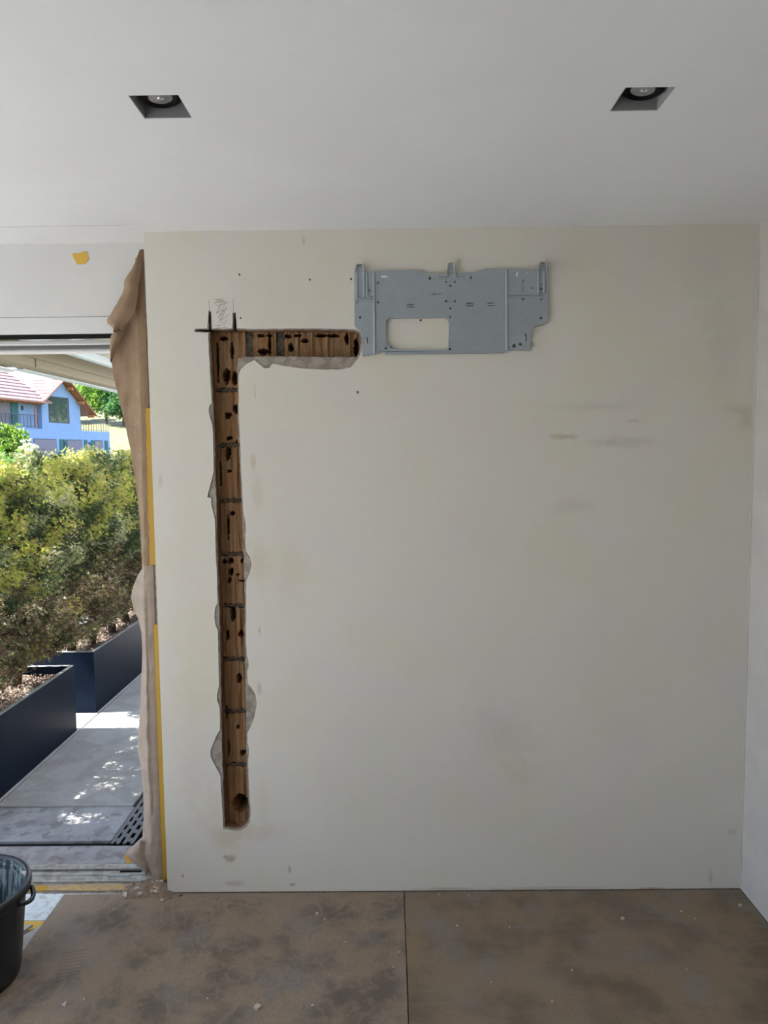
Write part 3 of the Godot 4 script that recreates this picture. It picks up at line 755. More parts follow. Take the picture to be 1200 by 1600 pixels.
	# hollow clay blocks at the back of the chase, torn open here and there
	var holes: Array = [Vector4(-0.5409, 1.7927, 0.0137, 0.0160), Vector4(-0.5733, 1.7684, 0.0114, 0.0114), Vector4(-0.5711, 1.6875, 0.0092, 0.0069), Vector4(-0.5772, 1.6311, 0.0092, 0.0252), Vector4(-0.5283, 1.5898, 0.0057, 0.0183), Vector4(-0.5745, 1.5676, 0.0069, 0.0046), Vector4(-0.5674, 1.4146, 0.0092, 0.0069), Vector4(-0.5849, 1.3642, 0.0037, 0.0412), Vector4(-0.5792, 1.2418, 0.0103, 0.0092), Vector4(-0.6023, 1.2374, 0.0069, 0.0114), Vector4(-0.5332, 1.2413, 0.0069, 0.0069), Vector4(-0.5781, 1.2000, 0.0080, 0.0137), Vector4(-0.5553, 1.1905, 0.0069, 0.0027), Vector4(-0.5859, 1.1675, 0.0041, 0.0114), Vector4(-0.5398, 1.1671, 0.0114, 0.0027), Vector4(-0.5754, 1.0482, 0.0092, 0.0297), Vector4(-0.5498, 0.9704, 0.0080, 0.0137), Vector4(-0.5986, 0.9662, 0.0069, 0.0206), Vector4(-0.5590, 0.8023, 0.0080, 0.0183), Vector4(-0.5687, 0.6180, 0.0041, 0.0092), Vector4(-0.6061, 0.5411, 0.0034, 0.0320), Vector4(-0.5526, 0.5189, 0.0103, 0.0114), Vector4(-0.5673, 0.3240, 0.0297, 0.0343), Vector4(-0.5738, 1.9091, 0.0137, 0.0275), Vector4(-0.5470, 1.8977, 0.0092, 0.0252), Vector4(-0.5532, 1.9975, 0.0057, 0.0275), Vector4(-0.5812, 2.0420, 0.0137, 0.0069), Vector4(-0.4411, 1.9918, 0.0160, 0.0114), Vector4(-0.3420, 2.0061, 0.0092, 0.0137), Vector4(-0.2899, 2.0298, 0.0114, 0.0069), Vector4(-0.2336, 2.0467, 0.0206, 0.0057), Vector4(-0.1888, 2.0462, 0.0206, 0.0057), Vector4(-0.1420, 2.0346, 0.0069, 0.0183), Vector4(-0.1089, 2.0034, 0.0092, 0.0343), Vector4(-0.4180, 2.0180, 0.0046, 0.0366), Vector4(-0.3568, 2.0460, 0.0137, 0.0069), Vector4(-0.4464, 2.0492, 0.0137, 0.0046), Vector4(-0.4173, 2.0489, 0.0092, 0.0046), Vector4(-0.3187, 2.0477, 0.0137, 0.0046), Vector4(-0.6059, 1.9650, 0.0034, 0.0686), Vector4(-0.5465, 1.6737, 0.0034, 0.0069), Vector4(-0.6066, 1.5611, 0.0027, 0.0458), Vector4(-0.6117, 0.6737, 0.0027, 0.0275)]
	var rib := noise(411, 55.0, 2)
	var fine := noise(412, 160.0, 3)
	var tint := noise(413, 9.0, 2)
	var bn := 0
	for b in [[-0.6382, 1.8653, -0.5020, 2.0653], [-0.6352, 1.6679, -0.5077, 1.8527], [-0.6367, 1.4680, -0.5039, 1.6551], [-0.6381, 1.2725, -0.5000, 1.4551], [-0.6392, 1.0817, -0.5005, 1.2595], [-0.6406, 0.8815, -0.5055, 1.0687], [-0.6418, 0.6836, -0.5060, 0.8683], [-0.6432, 0.4784, -0.5064, 0.6704], [-0.6456, 0.2362, -0.5070, 0.4651], [-0.4779, 1.9590, -0.3944, 2.0684], [-0.3678, 1.9578, -0.0812, 2.0647]]:
		part(w, "brick", brick_face(b, holes, rib, fine, tint, bn), M.brick)
		bn += 1
	for b in [[-0.6385, 1.8542, -0.5029, 1.8638], [-0.6355, 1.6566, -0.4990, 1.6664], [-0.6371, 1.4565, -0.4997, 1.4665], [-0.6384, 1.2609, -0.5002, 1.2711], [-0.6396, 1.0700, -0.5005, 1.0803], [-0.6409, 0.8696, -0.5011, 0.8801], [-0.6422, 0.6716, -0.5014, 0.6823], [-0.6436, 0.4662, -0.5020, 0.4772], [-0.5072, 1.9550, -0.4728, 2.0694], [-0.3993, 1.9537, -0.3631, 2.0681]]:
		var hor: bool = (b[2] - b[0]) > (b[3] - b[1])
		var rws := []
		for i in 7:
			var row := PackedVector3Array()
			for j in 25:
				var s := float(j) / 24.0
				var e := float(i) / 6.0
				var x: float = lerpf(b[0], b[2], s if hor else e)
				var y: float = lerpf(b[1], b[3], e if hor else 1.0 - s)
				row.append(Vector3(x, y, -0.050 - 0.003 * absf(e - 0.5) + 0.004 * fine.get_noise_2d(x, y) + (0.004 * rib.get_noise_2d(x * 0.6, y * 0.6))))
			rws.append(row)
		part(w, "mortar_joint", MB.new().grid(rws, false), M.mortar)
	# the masonry behind and the ends of the wall
	var core := MB.new()
	core.bx(XL + 0.003, -0.1, -0.30, XR + 0.02, H + 0.02, -0.21)
	core.bx(XL + 0.003, -0.1, -0.21, XL + 0.02, H + 0.02, -0.002)
	core.bx(XL + 0.02, -0.1, -0.21, XR + 0.02, 0.004, -0.002)
	part(w, "masonry", core, M.side_wall)
	part(w, "end_face", MB.new().bx(XL, 0, -0.12, XL + 0.004, H + 0.01, -0.0005), M.wall)
	# dust-filled joint at the foot of the wall
	part(w, "floor_joint", MB.new().bx(XL, -0.003, -0.004, XR, 0.004, 0.0015, 0.001), M.mortar)
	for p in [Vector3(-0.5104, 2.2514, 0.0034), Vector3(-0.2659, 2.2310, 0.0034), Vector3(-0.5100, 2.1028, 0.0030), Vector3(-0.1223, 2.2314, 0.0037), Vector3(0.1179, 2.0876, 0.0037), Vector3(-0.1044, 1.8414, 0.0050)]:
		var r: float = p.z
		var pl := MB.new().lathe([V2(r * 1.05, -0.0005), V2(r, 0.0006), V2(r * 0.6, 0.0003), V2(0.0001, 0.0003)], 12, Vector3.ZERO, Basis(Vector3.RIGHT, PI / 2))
		var o := part(w, "hole_disc", pl, M.hole_dark if r < 0.0045 else M.graphite)  # flat discs; the dark ones paint the shade of drilled holes
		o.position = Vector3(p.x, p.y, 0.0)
	for line in [[V2(-0.6188, 2.1676), V2(-0.6179, 2.1260)], [V2(-0.5349, 2.1710), V2(-0.5351, 2.1250)], [V2(-0.6021, 2.1674), V2(-0.5730, 2.1693), V2(-0.5955, 2.1630), V2(-0.5620, 2.1626), V2(-0.6024, 2.1565), V2(-0.5510, 2.1581), V2(-0.5780, 2.1496), V2(-0.5944, 2.1235)], [V2(-0.5684, 2.1714), V2(-0.5849, 2.1453), V2(-0.5622, 2.1538), V2(-0.5883, 2.1037), V2(-0.5582, 2.1406), V2(-0.5773, 2.0970), V2(-0.5522, 2.1143)], [V2(-0.5980, 2.1543), V2(-0.5784, 2.1365), V2(-0.5946, 2.1192), V2(-0.5673, 2.1320), V2(-0.5866, 2.0861)], [V2(-0.6003, 2.0775), V2(-0.5801, 2.0795), V2(-0.5938, 2.0686), V2(-0.5646, 2.0727), V2(-0.5557, 2.0682)], [V2(-0.5817, 2.1014), V2(-0.5689, 2.0793), V2(-0.5593, 2.0990)], [V2(-0.4666, 1.8700), V2(-0.4666, 1.8254)]]:
		var mb := MB.new()
		for k in line.size() - 1:
			var a: Vector2 = line[k]
			var b: Vector2 = line[k + 1]
			var d := (b - a).normalized() * 0.0004
			var s := Vector2(-d.y, d.x) * 1.4
			a -= d; b += d
			mb.poly(PackedVector2Array([a - s, b - s, b + s, a + s]), 0.0, 0.0002, true, false)
		part(w, "pencil_mark", mb, M.graphite)


func brick_face(b: Array, holes: Array, rib: FastNoiseLite, fine: FastNoiseLite, tint: FastNoiseLite, bn: int) -> MB:
	var x0: float = b[0]
	var y0: float = b[1]
	var x1: float = b[2]
	var y1: float = b[3]
	var st := 0.0022
	var nx := maxi(8, int((x1 - x0) / st))
	var ny := maxi(8, int((y1 - y0) / st))
	var rows := []
	var cols := []
	for i in ny + 1:
		var row := PackedVector3Array()
		var cr := []
		for j in nx + 1:
			var x := lerpf(x0, x1, float(j) / nx)
			var y := lerpf(y0, y1, float(i) / ny)
			var ridge := rib.get_noise_2d(x, y * 0.06 + bn * 3.1)
			var d := 0.045 + 0.005 * ridge + 0.0016 * fine.get_noise_2d(x, y * 0.4)
			# the block bulges a little between its webs
			d += 0.004 * absf(sin((x - x0) * 118.0 + bn))
			var deep := 0.0
			for hl in holes:
				if absf(x - hl.x) > hl.z * 1.8 or absf(y - hl.y) > hl.w * 1.8:
					continue
				var q := Vector2((x - hl.x) / hl.z, (y - hl.y) / hl.w).length() + 0.45 * fine.get_noise_2d(x * 0.35, y * 0.35)
				deep = maxf(deep, smoothstep(1.05, 0.8, q) * (0.125 if hl.z > 0.025 else 0.06))
			d += deep
			var edge := minf(minf(float(i), float(ny - i)), 3.0) / 3.0
			d += 0.003 * (1.0 - edge)
			if b[2] - b[0] < 0.14:
				if i < 3:
					y += 0.006 * fine.get_noise_2d(x * 0.5, y0) * (3 - i) / 3.0
				elif ny - i < 3:
					y += 0.006 * fine.get_noise_2d(x * 0.5, y1) * (3 - ny + i) / 3.0
			row.append(Vector3(x, y, -d))
			var k := clampf(0.5 + 0.7 * rib.get_noise_2d(x * 0.8 + 5.0, y * 0.05), 0, 1)
			var k2 := clampf(0.5 + tint.get_noise_2d(x * 1.5, y + bn), 0, 1)
			var c := Color(0.36, 0.20, 0.10).lerp(Color(0.22, 0.12, 0.06), k).lerp(Color(0.28, 0.19, 0.11), k2 * 0.6)
			cr.append(c)
		rows.append(row); cols.append(cr)
	return MB.new().grid(rows, false, cols)


# ---------------------------------------------------------------- lintel, sliding door frame, sill
func build_door() -> void:
	var li := struct("wall_lintel")
	part(li, "plaster", MB.new().bx(XW, 2.138, -0.30, XL, H + 0.02, -0.125), M.side_wall)
	part(li, "lower_board", MB.new().bx(XW, 2.082, -0.165, XL - 0.05, 2.1365, -0.1225, 0.0015), M.white)
	var d := struct("door_1")
	part(d, "head_track", MB.new().bx(XW, 2.085, -0.30, XL, 2.14, -0.166), M.black)
	part(d, "head_profile", MB.new().bx(XW, 2.056, -0.262, XL - 0.05, 2.072, -0.24, 0.002), M.white)
	part(d, "head_seal", MB.new().bx(XW, 2.046, -0.33, XL - 0.05, 2.076, -0.295, 0.002), M.brush)
	part(d, "head_cover", MB.new().bx(XW, 2.036, -0.36, XL - 0.05, 2.0455, -0.30, 0.002), M.white)
	part(d, "frame_post", MB.new().bx(-0.897, 0.0, -0.29, XL + 0.004, 2.14, -0.09, 0.004), M.alu)
	# the sill: outer plate, two rails, groove between painted black for its shade
	part(d, "sill_plate", MB.new().bx(XW, -0.05, -0.345, XL, -0.004, -0.205, 0.003), M.sill)
	part(d, "rail", MB.new().bx(XW, -0.05, -0.203, XL - 0.06, -0.001, -0.172, 0.003), M.alu)
	part(d, "groove", MB.new().bx(XW, -0.06, -0.172, XL - 0.06, -0.02, -0.150), M.black)
	part(d, "rail", MB.new().bx(XW, -0.05, -0.150, XL - 0.06, 0.0, -0.128, 0.003), M.alu)
	part(d, "rail", MB.new().bx(XW, -0.05, -0.126, XL - 0.06, -0.003, -0.090, 0.003), M.alu)
	part(d, "guide", MB.new().bx(-1.07, -0.004, -0.146, -0.985, 0.004, -0.139, 0.001), M.black)
	part(d, "guide", MB.new().bx(-1.11, -0.004, -0.121, -1.02, 0.003, -0.115, 0.001), M.zinc)
	part(d, "stop", MB.new().bx(-1.005, 2.105, -0.121, -0.985, 2.115, -0.112, 0.002), M.zinc)
	part(d, "foundation", MB.new().bx(XW - 0.2, -0.4, -0.345, XL, -0.05, -0.09), M.stone)


# ---------------------------------------------------------------- terrace
func build_terrace() -> void:
	var t := struct("terrace")
	part(t, "paving_bed", MB.new().bx(-7.5, -0.5, -10.0, -1.09, -0.075, -0.386), M.stone)
	part(t, "paving", MB.new().bx(-9.0, -0.4, -0.384, XW - 0.2, -0.03, 8.0), M.paving)
	part(t, "paving", MB.new().bx(-9.0, -0.4, -10.0, -3.5, -0.031, -0.386), M.paving)
	var slab := func(x0: float, x1: float, z0: float, z1: float, m: Material) -> void:
		part(t, "paving_slab", MB.new().bx(x0, -0.06, z0, x1, -0.006, z1, 0.004), m)
	slab.call(-2.42, -1.198, -0.688, -0.392, M.slab_wet)
	slab.call(-3.48, -2.426, -0.688, -0.392, M.slab_wet)
	var z := -0.698
	for k in 6:
		slab.call(-1.86, -1.215, z - 1.22, z, M.slab)
		slab.call(-2.50, -1.866, z - 1.22, z, M.slab)
		slab.call(-3.48, -2.506, z - 1.22, z, M.slab)
		z -= 1.226
	# slotted drain along the facade
	var g := MB.new()
	var x0 := -1.196
	var x1 := -1.098
	var ws := [0.0, 0.3, 0.62, 1.0]
	for k in 4:
		var xc: float = lerpf(x0 + 0.006, x1 - 0.006, ws[k])
		g.box(Vector3(xc, -0.012, -2.9), Vector3(0.016, 0.006, 5.06), 0.001)
	for k in 3:
		var xa: float = lerpf(x0 + 0.006, x1 - 0.006, ws[k]) + 0.008
		var xb: float = lerpf(x0 + 0.006, x1 - 0.006, ws[k + 1]) - 0.008
		for q in 72:
			var zc := -0.40 - q * 0.07 - (0.035 if k == 1 else 0.0)
			g.bx(xa, -0.015, zc - 0.014, xb, -0.0095, zc + 0.014)
	part(t, "drain_grate", g, M.grate)
	var ch := MB.new()
	ch.bx(x0 - 0.004, -0.08, -5.5, x1 + 0.004, -0.07, -0.36)
	ch.bx(x0 - 0.006, -0.08, -5.5, x0 - 0.001, -0.009, -0.36)
	ch.bx(x1 + 0.001, -0.08, -5.5, x1 + 0.006, -0.009, -0.36)
	part(t, "drain_channel", ch, M.black)
	part(t, "sill_gap_dark", MB.new().bx(XW, -0.06, -0.384, -1.19, -0.016, -0.349, 0.003), M.black)  # black fill painted for the shade in the gap before the slabs
	# the wing of the building behind the chased wall
	var f := struct("wall_outside")
	part(f, "render_coat", MB.new().bx(-1.0, -0.4, -10.0, XR + 0.3, 2.75, -0.345), M.side_wall)
	part(f, "return", MB.new().bx(-1.0, 2.142, -0.345, XL, 2.75, -0.301), M.side_wall)
	var up := struct("added_sun_overhang")
	part(up, "parapet", MB.new().bx(XW - 0.5, H + 0.165, -0.1, XR + 0.3, H + 0.45, ZF + 0.4), M.side_wall)  # unseen; drawn out past the left wall to keep sun off the floor


# ---------------------------------------------------------------- garden, slope, trees
func ground_y(x: float, z: float) -> float:
	var d := maxf(0.0, -z - 52.0)
	return -0.45 + 0.9 * smoothstep(8.0, 40.0, -z) + d * 0.195 - 0.0006 * d * d + 0.12 * sin(x * 0.21) * sin(z * 0.17)


func build_landscape() -> void:
	var g := struct("lawn")
	var rows := []
	for i in 70:
		var z := 60.0 - 2.9 * i
		var row := PackedVector3Array()
		for j in 60:
			var x := -120.0 + j * 3.4
			row.append(Vector3(x, ground_y(x, z), z))
		rows.append(row)
	part(g, "turf", MB.new().grid(rows, true), M.grass)

	var blade := leaf_mesh(5, 0.5, 0.9)
	# shrubs below the house
	bush("garden_shrub", "tall bright green shrub in front of the house's balcony", "shrub", Vector3(-10.45, -0.35, -17.5), 0.62, 2.8, 2000, [Color(0.12, 0.22, 0.03), Color(0.25, 0.36, 0.07), Color(0.08, 0.16, 0.03)], 0.16, 61)
	bush("flowering_shrub", "white flowering shrub below the house's ground floor windows", "shrub", Vector3(-9.65, -0.35, -16.9), 0.36, 2.38, 1100, [Color(0.5, 0.55, 0.42), Color(0.25, 0.36, 0.1), Color(0.62, 0.64, 0.58)], 0.12, 62)
	bush("low_shrub", "low pale green shrub in front of the white flowering shrub", "shrub", Vector3(-9.15, -0.4, -14.6), 0.8, 2.12, 1700, [Color(0.2, 0.33, 0.08), Color(0.3, 0.42, 0.16), Color(0.13, 0.24, 0.05)], 0.11, 63)
	# trees on the slope to the right of the house
	tree("orchard_tree", "light green broadleaf tree on the slope right of the house", Vector3(-31.0, 0, -78.0), 6.4, 2.6, [Color(0.16, 0.30, 0.05), Color(0.28, 0.42, 0.09), Color(0.10, 0.20, 0.04)], 71)
	tree("orchard_tree", "darker green tree on the slope beside the paper covered frame", Vector3(-28.4, 0, -76.0), 4.6, 2.0, [Color(0.04, 0.11, 0.05), Color(0.07, 0.17, 0.06), Color(0.10, 0.22, 0.08)], 72)
	tree("orchard_tree", "dark tree half hidden behind the right roof edge of the house", Vector3(-35.5, 0, -80.0), 4.2, 2.4, [Color(0.04, 0.10, 0.04), Color(0.08, 0.17, 0.05), Color(0.12, 0.22, 0.06)], 73)
	for k in 4:
		tree("slope_tree", ["first", "second", "third", "farthest"][k] + " leafy tree mirrored in the house's large upper window", Vector3(2.0 + k * 7.5, 0, -66.0 - k * 5.0), 8.5 + (k % 2) * 2.0, 3.6, [Color(0.08, 0.17, 0.03), Color(0.16, 0.27, 0.05), Color(0.05, 0.11, 0.03)], 80 + k, "trees mirrored in the upper window")
	var wl := thing("garden_wall", "low grey dry stone wall behind the conifer hedge", "wall", Vector3(-7.7, -0.28, -12.6))
	var rr := RandomNumberGenerator.new()
	rr.seed = 9
	for r in 7:
		for k in 9:
			var o := part(wl, "stone", MB.new().box(Vector3.ZERO, Vector3(0.36 + rr.randf() * 0.05, 0.24, 0.35 + rr.randf() * 0.08), 0.04), M.stone)
			o.position = Vector3(-1.5 + k * 0.41 + (r % 2) * 0.2, 0.12 + r * 0.25, 0.15 * (k * 0.4))


# a small spray of narrow leaves, size about one
func leaf_mesh(count: int, width: float, spread: float) -> ArrayMesh:
	var mb := MB.new()
	for k in count:
		var a := TAU * k / count
		var d := Vector3(cos(a) * spread, 0.75 - 0.2 * (k % 2), sin(a) * spread).normalized()
		var s := d.cross(Vector3(sin(a * 1.7), 0.4, cos(a * 2.3))).normalized() * width * 0.25
		var up := s.cross(d).normalized() * 0.06
		var l := 0.9 - 0.25 * (k % 3) * 0.5
		mb.quad(Vector3.ZERO, d * l * 0.45 + s + up, d * l, d * l * 0.45 - s + up)
	return mb.mesh(M.leaf)


func scatter(parent: Node3D, called: String, me: Mesh, xf: Array, cl: Array) -> MultiMeshInstance3D:
	var mm := MultiMesh.new()
	mm.transform_format = MultiMesh.TRANSFORM_3D
	mm.use_colors = true
	mm.mesh = me
	mm.instance_count = xf.size()
	for i in xf.size():
		mm.set_instance_transform(i, xf[i])
		mm.set_instance_color(i, cl[i])
	var o := MultiMeshInstance3D.new()
	o.multimesh = mm
	o.name = called
	o.set_meta("kind", "stuff")
	parent.add_child(o, true)
	return o


func rand_basis(rr: RandomNumberGenerator, s: float, up := Vector3.ZERO) -> Basis:
	var y := Vector3(rr.randfn(), rr.randfn(), rr.randfn()).normalized()
	if up != Vector3.ZERO:
		y = (up.normalized() * 1.6 + y).normalized()
	var x := y.cross(Vector3(rr.randfn(), rr.randfn(), rr.randfn())).normalized()
	return Basis(x * s, y * s, x.cross(y) * s)


func bush(called: String, label: String, cat: String, at: Vector3, r: float, h: float, count: int, cols: Array, size: float, sd: int, group := "") -> void:
	var t := thing(called, label, cat, at, group)
	var rr := RandomNumberGenerator.new()
	rr.seed = sd
	var st := MB.new()
	for k in 6:
		var a := k * 1.05
		st.tube([Vector3(cos(a) * 0.05, 0, sin(a) * 0.05), Vector3(cos(a) * r * 0.3, h * 0.4, sin(a) * r * 0.3), Vector3(cos(a) * r * 0.6, h * 0.75, sin(a) * r * 0.6)], 0.025, 0.008, 5)
	part(t, "stem", st, M.bark)
	var xf := []
	var cl := []
	var n := noise(sd, 1.5 / r, 2)
	while xf.size() < count:
		var p := Vector3(rr.randf_range(-1, 1), rr.randf_range(-1, 1), rr.randf_range(-1, 1))
		var l := p.length()
		if l > 1.0 or l < 0.45:
			continue
		p *= 1.0 + 0.28 * n.get_noise_3d(p.x * r, p.y * r, p.z * r)
		var q := Vector3(p.x * r, h * 0.52 + p.y * h * 0.48, p.z * r)
		if q.y < 0.02:
			continue
		xf.append(Transform3D(rand_basis(rr, size * rr.randf_range(0.7, 1.3), p + Vector3(0, 0.4, 0)), q))
		var c: Color = cols[rr.randi() % cols.size()]
		cl.append(c * rr.randf_range(0.8, 1.2))
	scatter(t, "foliage", leaf_mesh(6, 0.7, 0.8), xf, cl)


func tree(called: String, label: String, at: Vector3, h: float, r: float, cols: Array, sd: int, group := "") -> void:
	at.y = ground_y(at.x, at.z) - 0.05
	var t := thing(called, label, "tree", at, group)
	var rr := RandomNumberGenerator.new()
	rr.seed = sd
	part(t, "trunk", MB.new().tube([Vector3.ZERO, Vector3(0.1, h * 0.3, 0.05), Vector3(0.0, h * 0.7, 0)], 0.16, 0.05, 7), M.bark)
	var xf := []
	var cl := []
	for k in 26:
		var p := Vector3(rr.randfn(), rr.randfn(), rr.randfn()).normalized() * pow(rr.randf(), 0.35)
		var ce := Vector3(p.x * r, h * 0.6 + p.y * h * 0.34, p.z * r)
		var shade := rr.randf_range(0.75, 1.25)
		for q in 90:
			var o := Vector3(rr.randfn(), rr.randfn() * 0.8, rr.randfn()) * r * 0.17
			xf.append(Transform3D(rand_basis(rr, 0.34 * rr.randf_range(0.6, 1.3), o + Vector3(0, 0.3, 0)), ce + o))
			var c: Color = cols[rr.randi() % cols.size()]
			cl.append(c * shade)
	scatter(t, "crown", leaf_mesh(6, 0.8, 0.9), xf, cl)


# ---------------------------------------------------------------- the house across the gardens
func build_house() -> void:
	var h := thing("house", "white house coloured blue for shade, with red tiled roof seen through the open door", "house", Vector3(-20.44, 0, -43.41))
	h.basis = Basis(Vector3(0.1961, 0, -0.9806), Vector3.UP, Vector3(0.9806, 0, 0.1961))
	part(h, "ground_floor", MB.new().bx(-9.0, -0.6, -7.0, 5.12, 3.30, 0.0), M.shaded_stucco)
	var gp := PackedVector2Array([V2(-1.95, 3.3), V2(1.87, 3.3), V2(1.87, 4.95), V2(-0.12, 6.42), V2(-1.95, 5.1)])
	part(h, "gable_wall", MB.new().poly(gp, -6.5, -0.01), M.shaded_stucco)
	part(h, "upper_wall", MB.new().bx(-9.0, 3.3, -6.5, -1.95, 4.98, -0.35), M.shaded_stucco)
	# main roof: courses of tiles rising away from the eave
	var r := part(h, "roof", roof_slope(Vector3(-9.4, 4.86, 0.55), Vector3(-1.7, 4.86, 0.55), Vector3(0, 2.3, -3.6), 10, 0.035), M.roof)
	part(r, "eave_board", MB.new().bx(-9.4, 4.80, 0.46, -1.75, 4.86, 0.56), M.copper)
	for k in 9:
		part(r, "rafter_end", MB.new().bx(-8.9 + k * 0.82, 4.74, -0.35, -8.78 + k * 0.82, 4.84, 0.44), M.wood)
	# gable roof with timber soffit
	var gr := part(h, "gable_roof", roof_slope(Vector3(2.95, 4.32, -6.5), Vector3(2.95, 4.32, 0.5), Vector3(-3.07, 2.27, 0), 9, 0.03), M.roof)
	gr.mesh = both(roof_slope(Vector3(2.95, 4.32, 0.5), Vector3(2.95, 4.32, -6.5), Vector3(-3.07, 2.27, 0), 9, 0.03), roof_slope(Vector3(-2.35, 4.97, -6.5), Vector3(-2.35, 4.97, 0.5), Vector3(2.23, 1.62, 0), 7, 0.03)).mesh(M.roof)
	var so := MB.new()
	so.oquad(Vector3(2.93, 4.28, -6.5), Vector3(2.93, 4.28, 0.47), Vector3(-0.12, 6.53, 0.47), Vector3(-0.12, 6.53, -6.5), Vector3(0, -1, 0))
	so.oquad(Vector3(-2.33, 4.93, -6.5), Vector3(-2.33, 4.93, 0.47), Vector3(-0.12, 6.53, 0.47), Vector3(-0.12, 6.53, -6.5), Vector3(0, -1, 0))
	part(gr, "soffit", so, M.wood)
	for s in [[Vector3(2.95, 4.27, 0.51), Vector3(-0.12, 6.55, 0.51)], [Vector3(-2.35, 4.92, 0.51), Vector3(-0.12, 6.55, 0.51)]]:
		part(gr, "barge_board", MB.new().tube([s[0], s[1]], 0.07, 0.07, 4), M.copper)
	for k in 3:
		var a := Vector3(2.72 - k * 1.1, 4.36 + k * 0.81, 0)
		part(gr, "purlin", MB.new().bx(a.x - 0.08, a.y - 0.18, 0.0, a.x + 0.08, a.y, 0.45), M.wood)
	# openings
	var win := func(x0: float, x1: float, y0: float, y1: float, glass: Material, sh: Array, blind: bool) -> void:
		var o := part(h, "window", MB.new().bx(x0, y0, -0.02, x1, y1, 0.012), M.dark_frame)
		var p := MB.new()
		p.bx(x0 + 0.05, y0 + 0.05, 0.0, x1 - (0.25 if not blind else 0.06), y1 - 0.05, 0.03)
		part(o, "blind" if blind else "pane", p, glass)
		for s in sh:
			var q := MB.new()
			q.bx(s, y0, 0.0, s + 0.34, y1, 0.05, 0.01)
			part(o, "shutter", q, M.shutter)
	win.call(-1.31, 0.69, 3.72, 5.33, M.pane, [], false)
	win.call(-2.84, -0.72, 0.6, 2.71, M.blind, [-0.42], true)
	win.call(0.3, 1.9, 0.6, 2.70, M.blind, [-0.04, 2.12], true)
	win.call(3.25, 4.25, 0.6, 2.69, M.blind, [2.88, 4.48], true)
	var up := part(h, "balcony_door", MB.new().bx(-6.4, 3.42, -0.36, -4.25, 4.78, -0.33), M.dark_frame)
	part(up, "blind", MB.new().bx(-6.35, 3.45, -0.34, -4.3, 4.74, -0.31), M.blind)
	part(up, "shutter", MB.new().bx(-4.2, 3.42, -0.35, -3.62, 4.80, -0.29, 0.01), M.shutter)
	for lx in [[-3.3, 4.35, -0.35], [2.62, 2.3, 0.0], [-0.0, 2.3, 0.0]]:
		part(h, "wall_lamp", MB.new().bx(lx[0], lx[1], lx[2], lx[0] + 0.1, lx[1] + 0.26, lx[2] + 0.1, 0.02), M.dark_frame)
	part(h, "downpipe", MB.new().tube([Vector3(-2.7, 4.78, 0.45), Vector3(-2.62, 4.66, 0.1), Vector3(-2.62, 4.5, 0.06), Vector3(-2.62, 3.36, 0.06)], 0.05, 0.05, 6), M.copper)
	# balcony railing left, terrace railing right
	railing(h, -6.6, -2.40, 3.36, 0.74, 0.02)
	railing(h, 1.95, 5.08, 3.31, 0.66, -0.06)


func both(a: MB, b: MB) -> MB:
	var k := a.v.size()
	a.v.append_array(b.v); a.n.append_array(b.n); a.t.append_array(b.t); a.c.append_array(b.c)
	for i in b.ix:
		a.ix.append(k + i)
	return a


func railing(h: Node3D, x0: float, x1: float, y: float, ht: float, z: float) -> void:
	var mb := MB.new()
	mb.bx(x0, y + ht - 0.04, z - 0.02, x1, y + ht, z + 0.02)
	mb.bx(x0, y + 0.04, z - 0.015, x1, y + 0.07, z + 0.015)
	var r := part(h, "railing", mb, M.rail)
	var n := int((x1 - x0) / 0.28)
	for k in n + 1:
		var x := lerpf(x0, x1, float(k) / n)
		var w := 0.025 if k % 4 == 0 else 0.012
		part(r, "baluster", MB.new().bx(x - w, y, z - 0.012, x + w, y + ht - 0.03, z + 0.012), M.rail)


# tile courses from the eave edge a-b up along the slope vector
func roof_slope(a: Vector3, b: Vector3, up: Vector3, n: int, step: float) -> MB:
	var mb := MB.new()
	var nn := (b - a).cross(up).normalized()
	if nn.y < 0:
		nn = -nn
	for k in n:
		var s := up * (float(k) / n)
		var e := up * (float(k + 1) / n)
		mb.oquad(a + s + nn * step, b + s + nn * step, b + e, a + e, nn)
		mb.oquad(a + s + nn * step, b + s + nn * step, b + s - nn * 0.02, a + s - nn * 0.02, -up)
	return mb


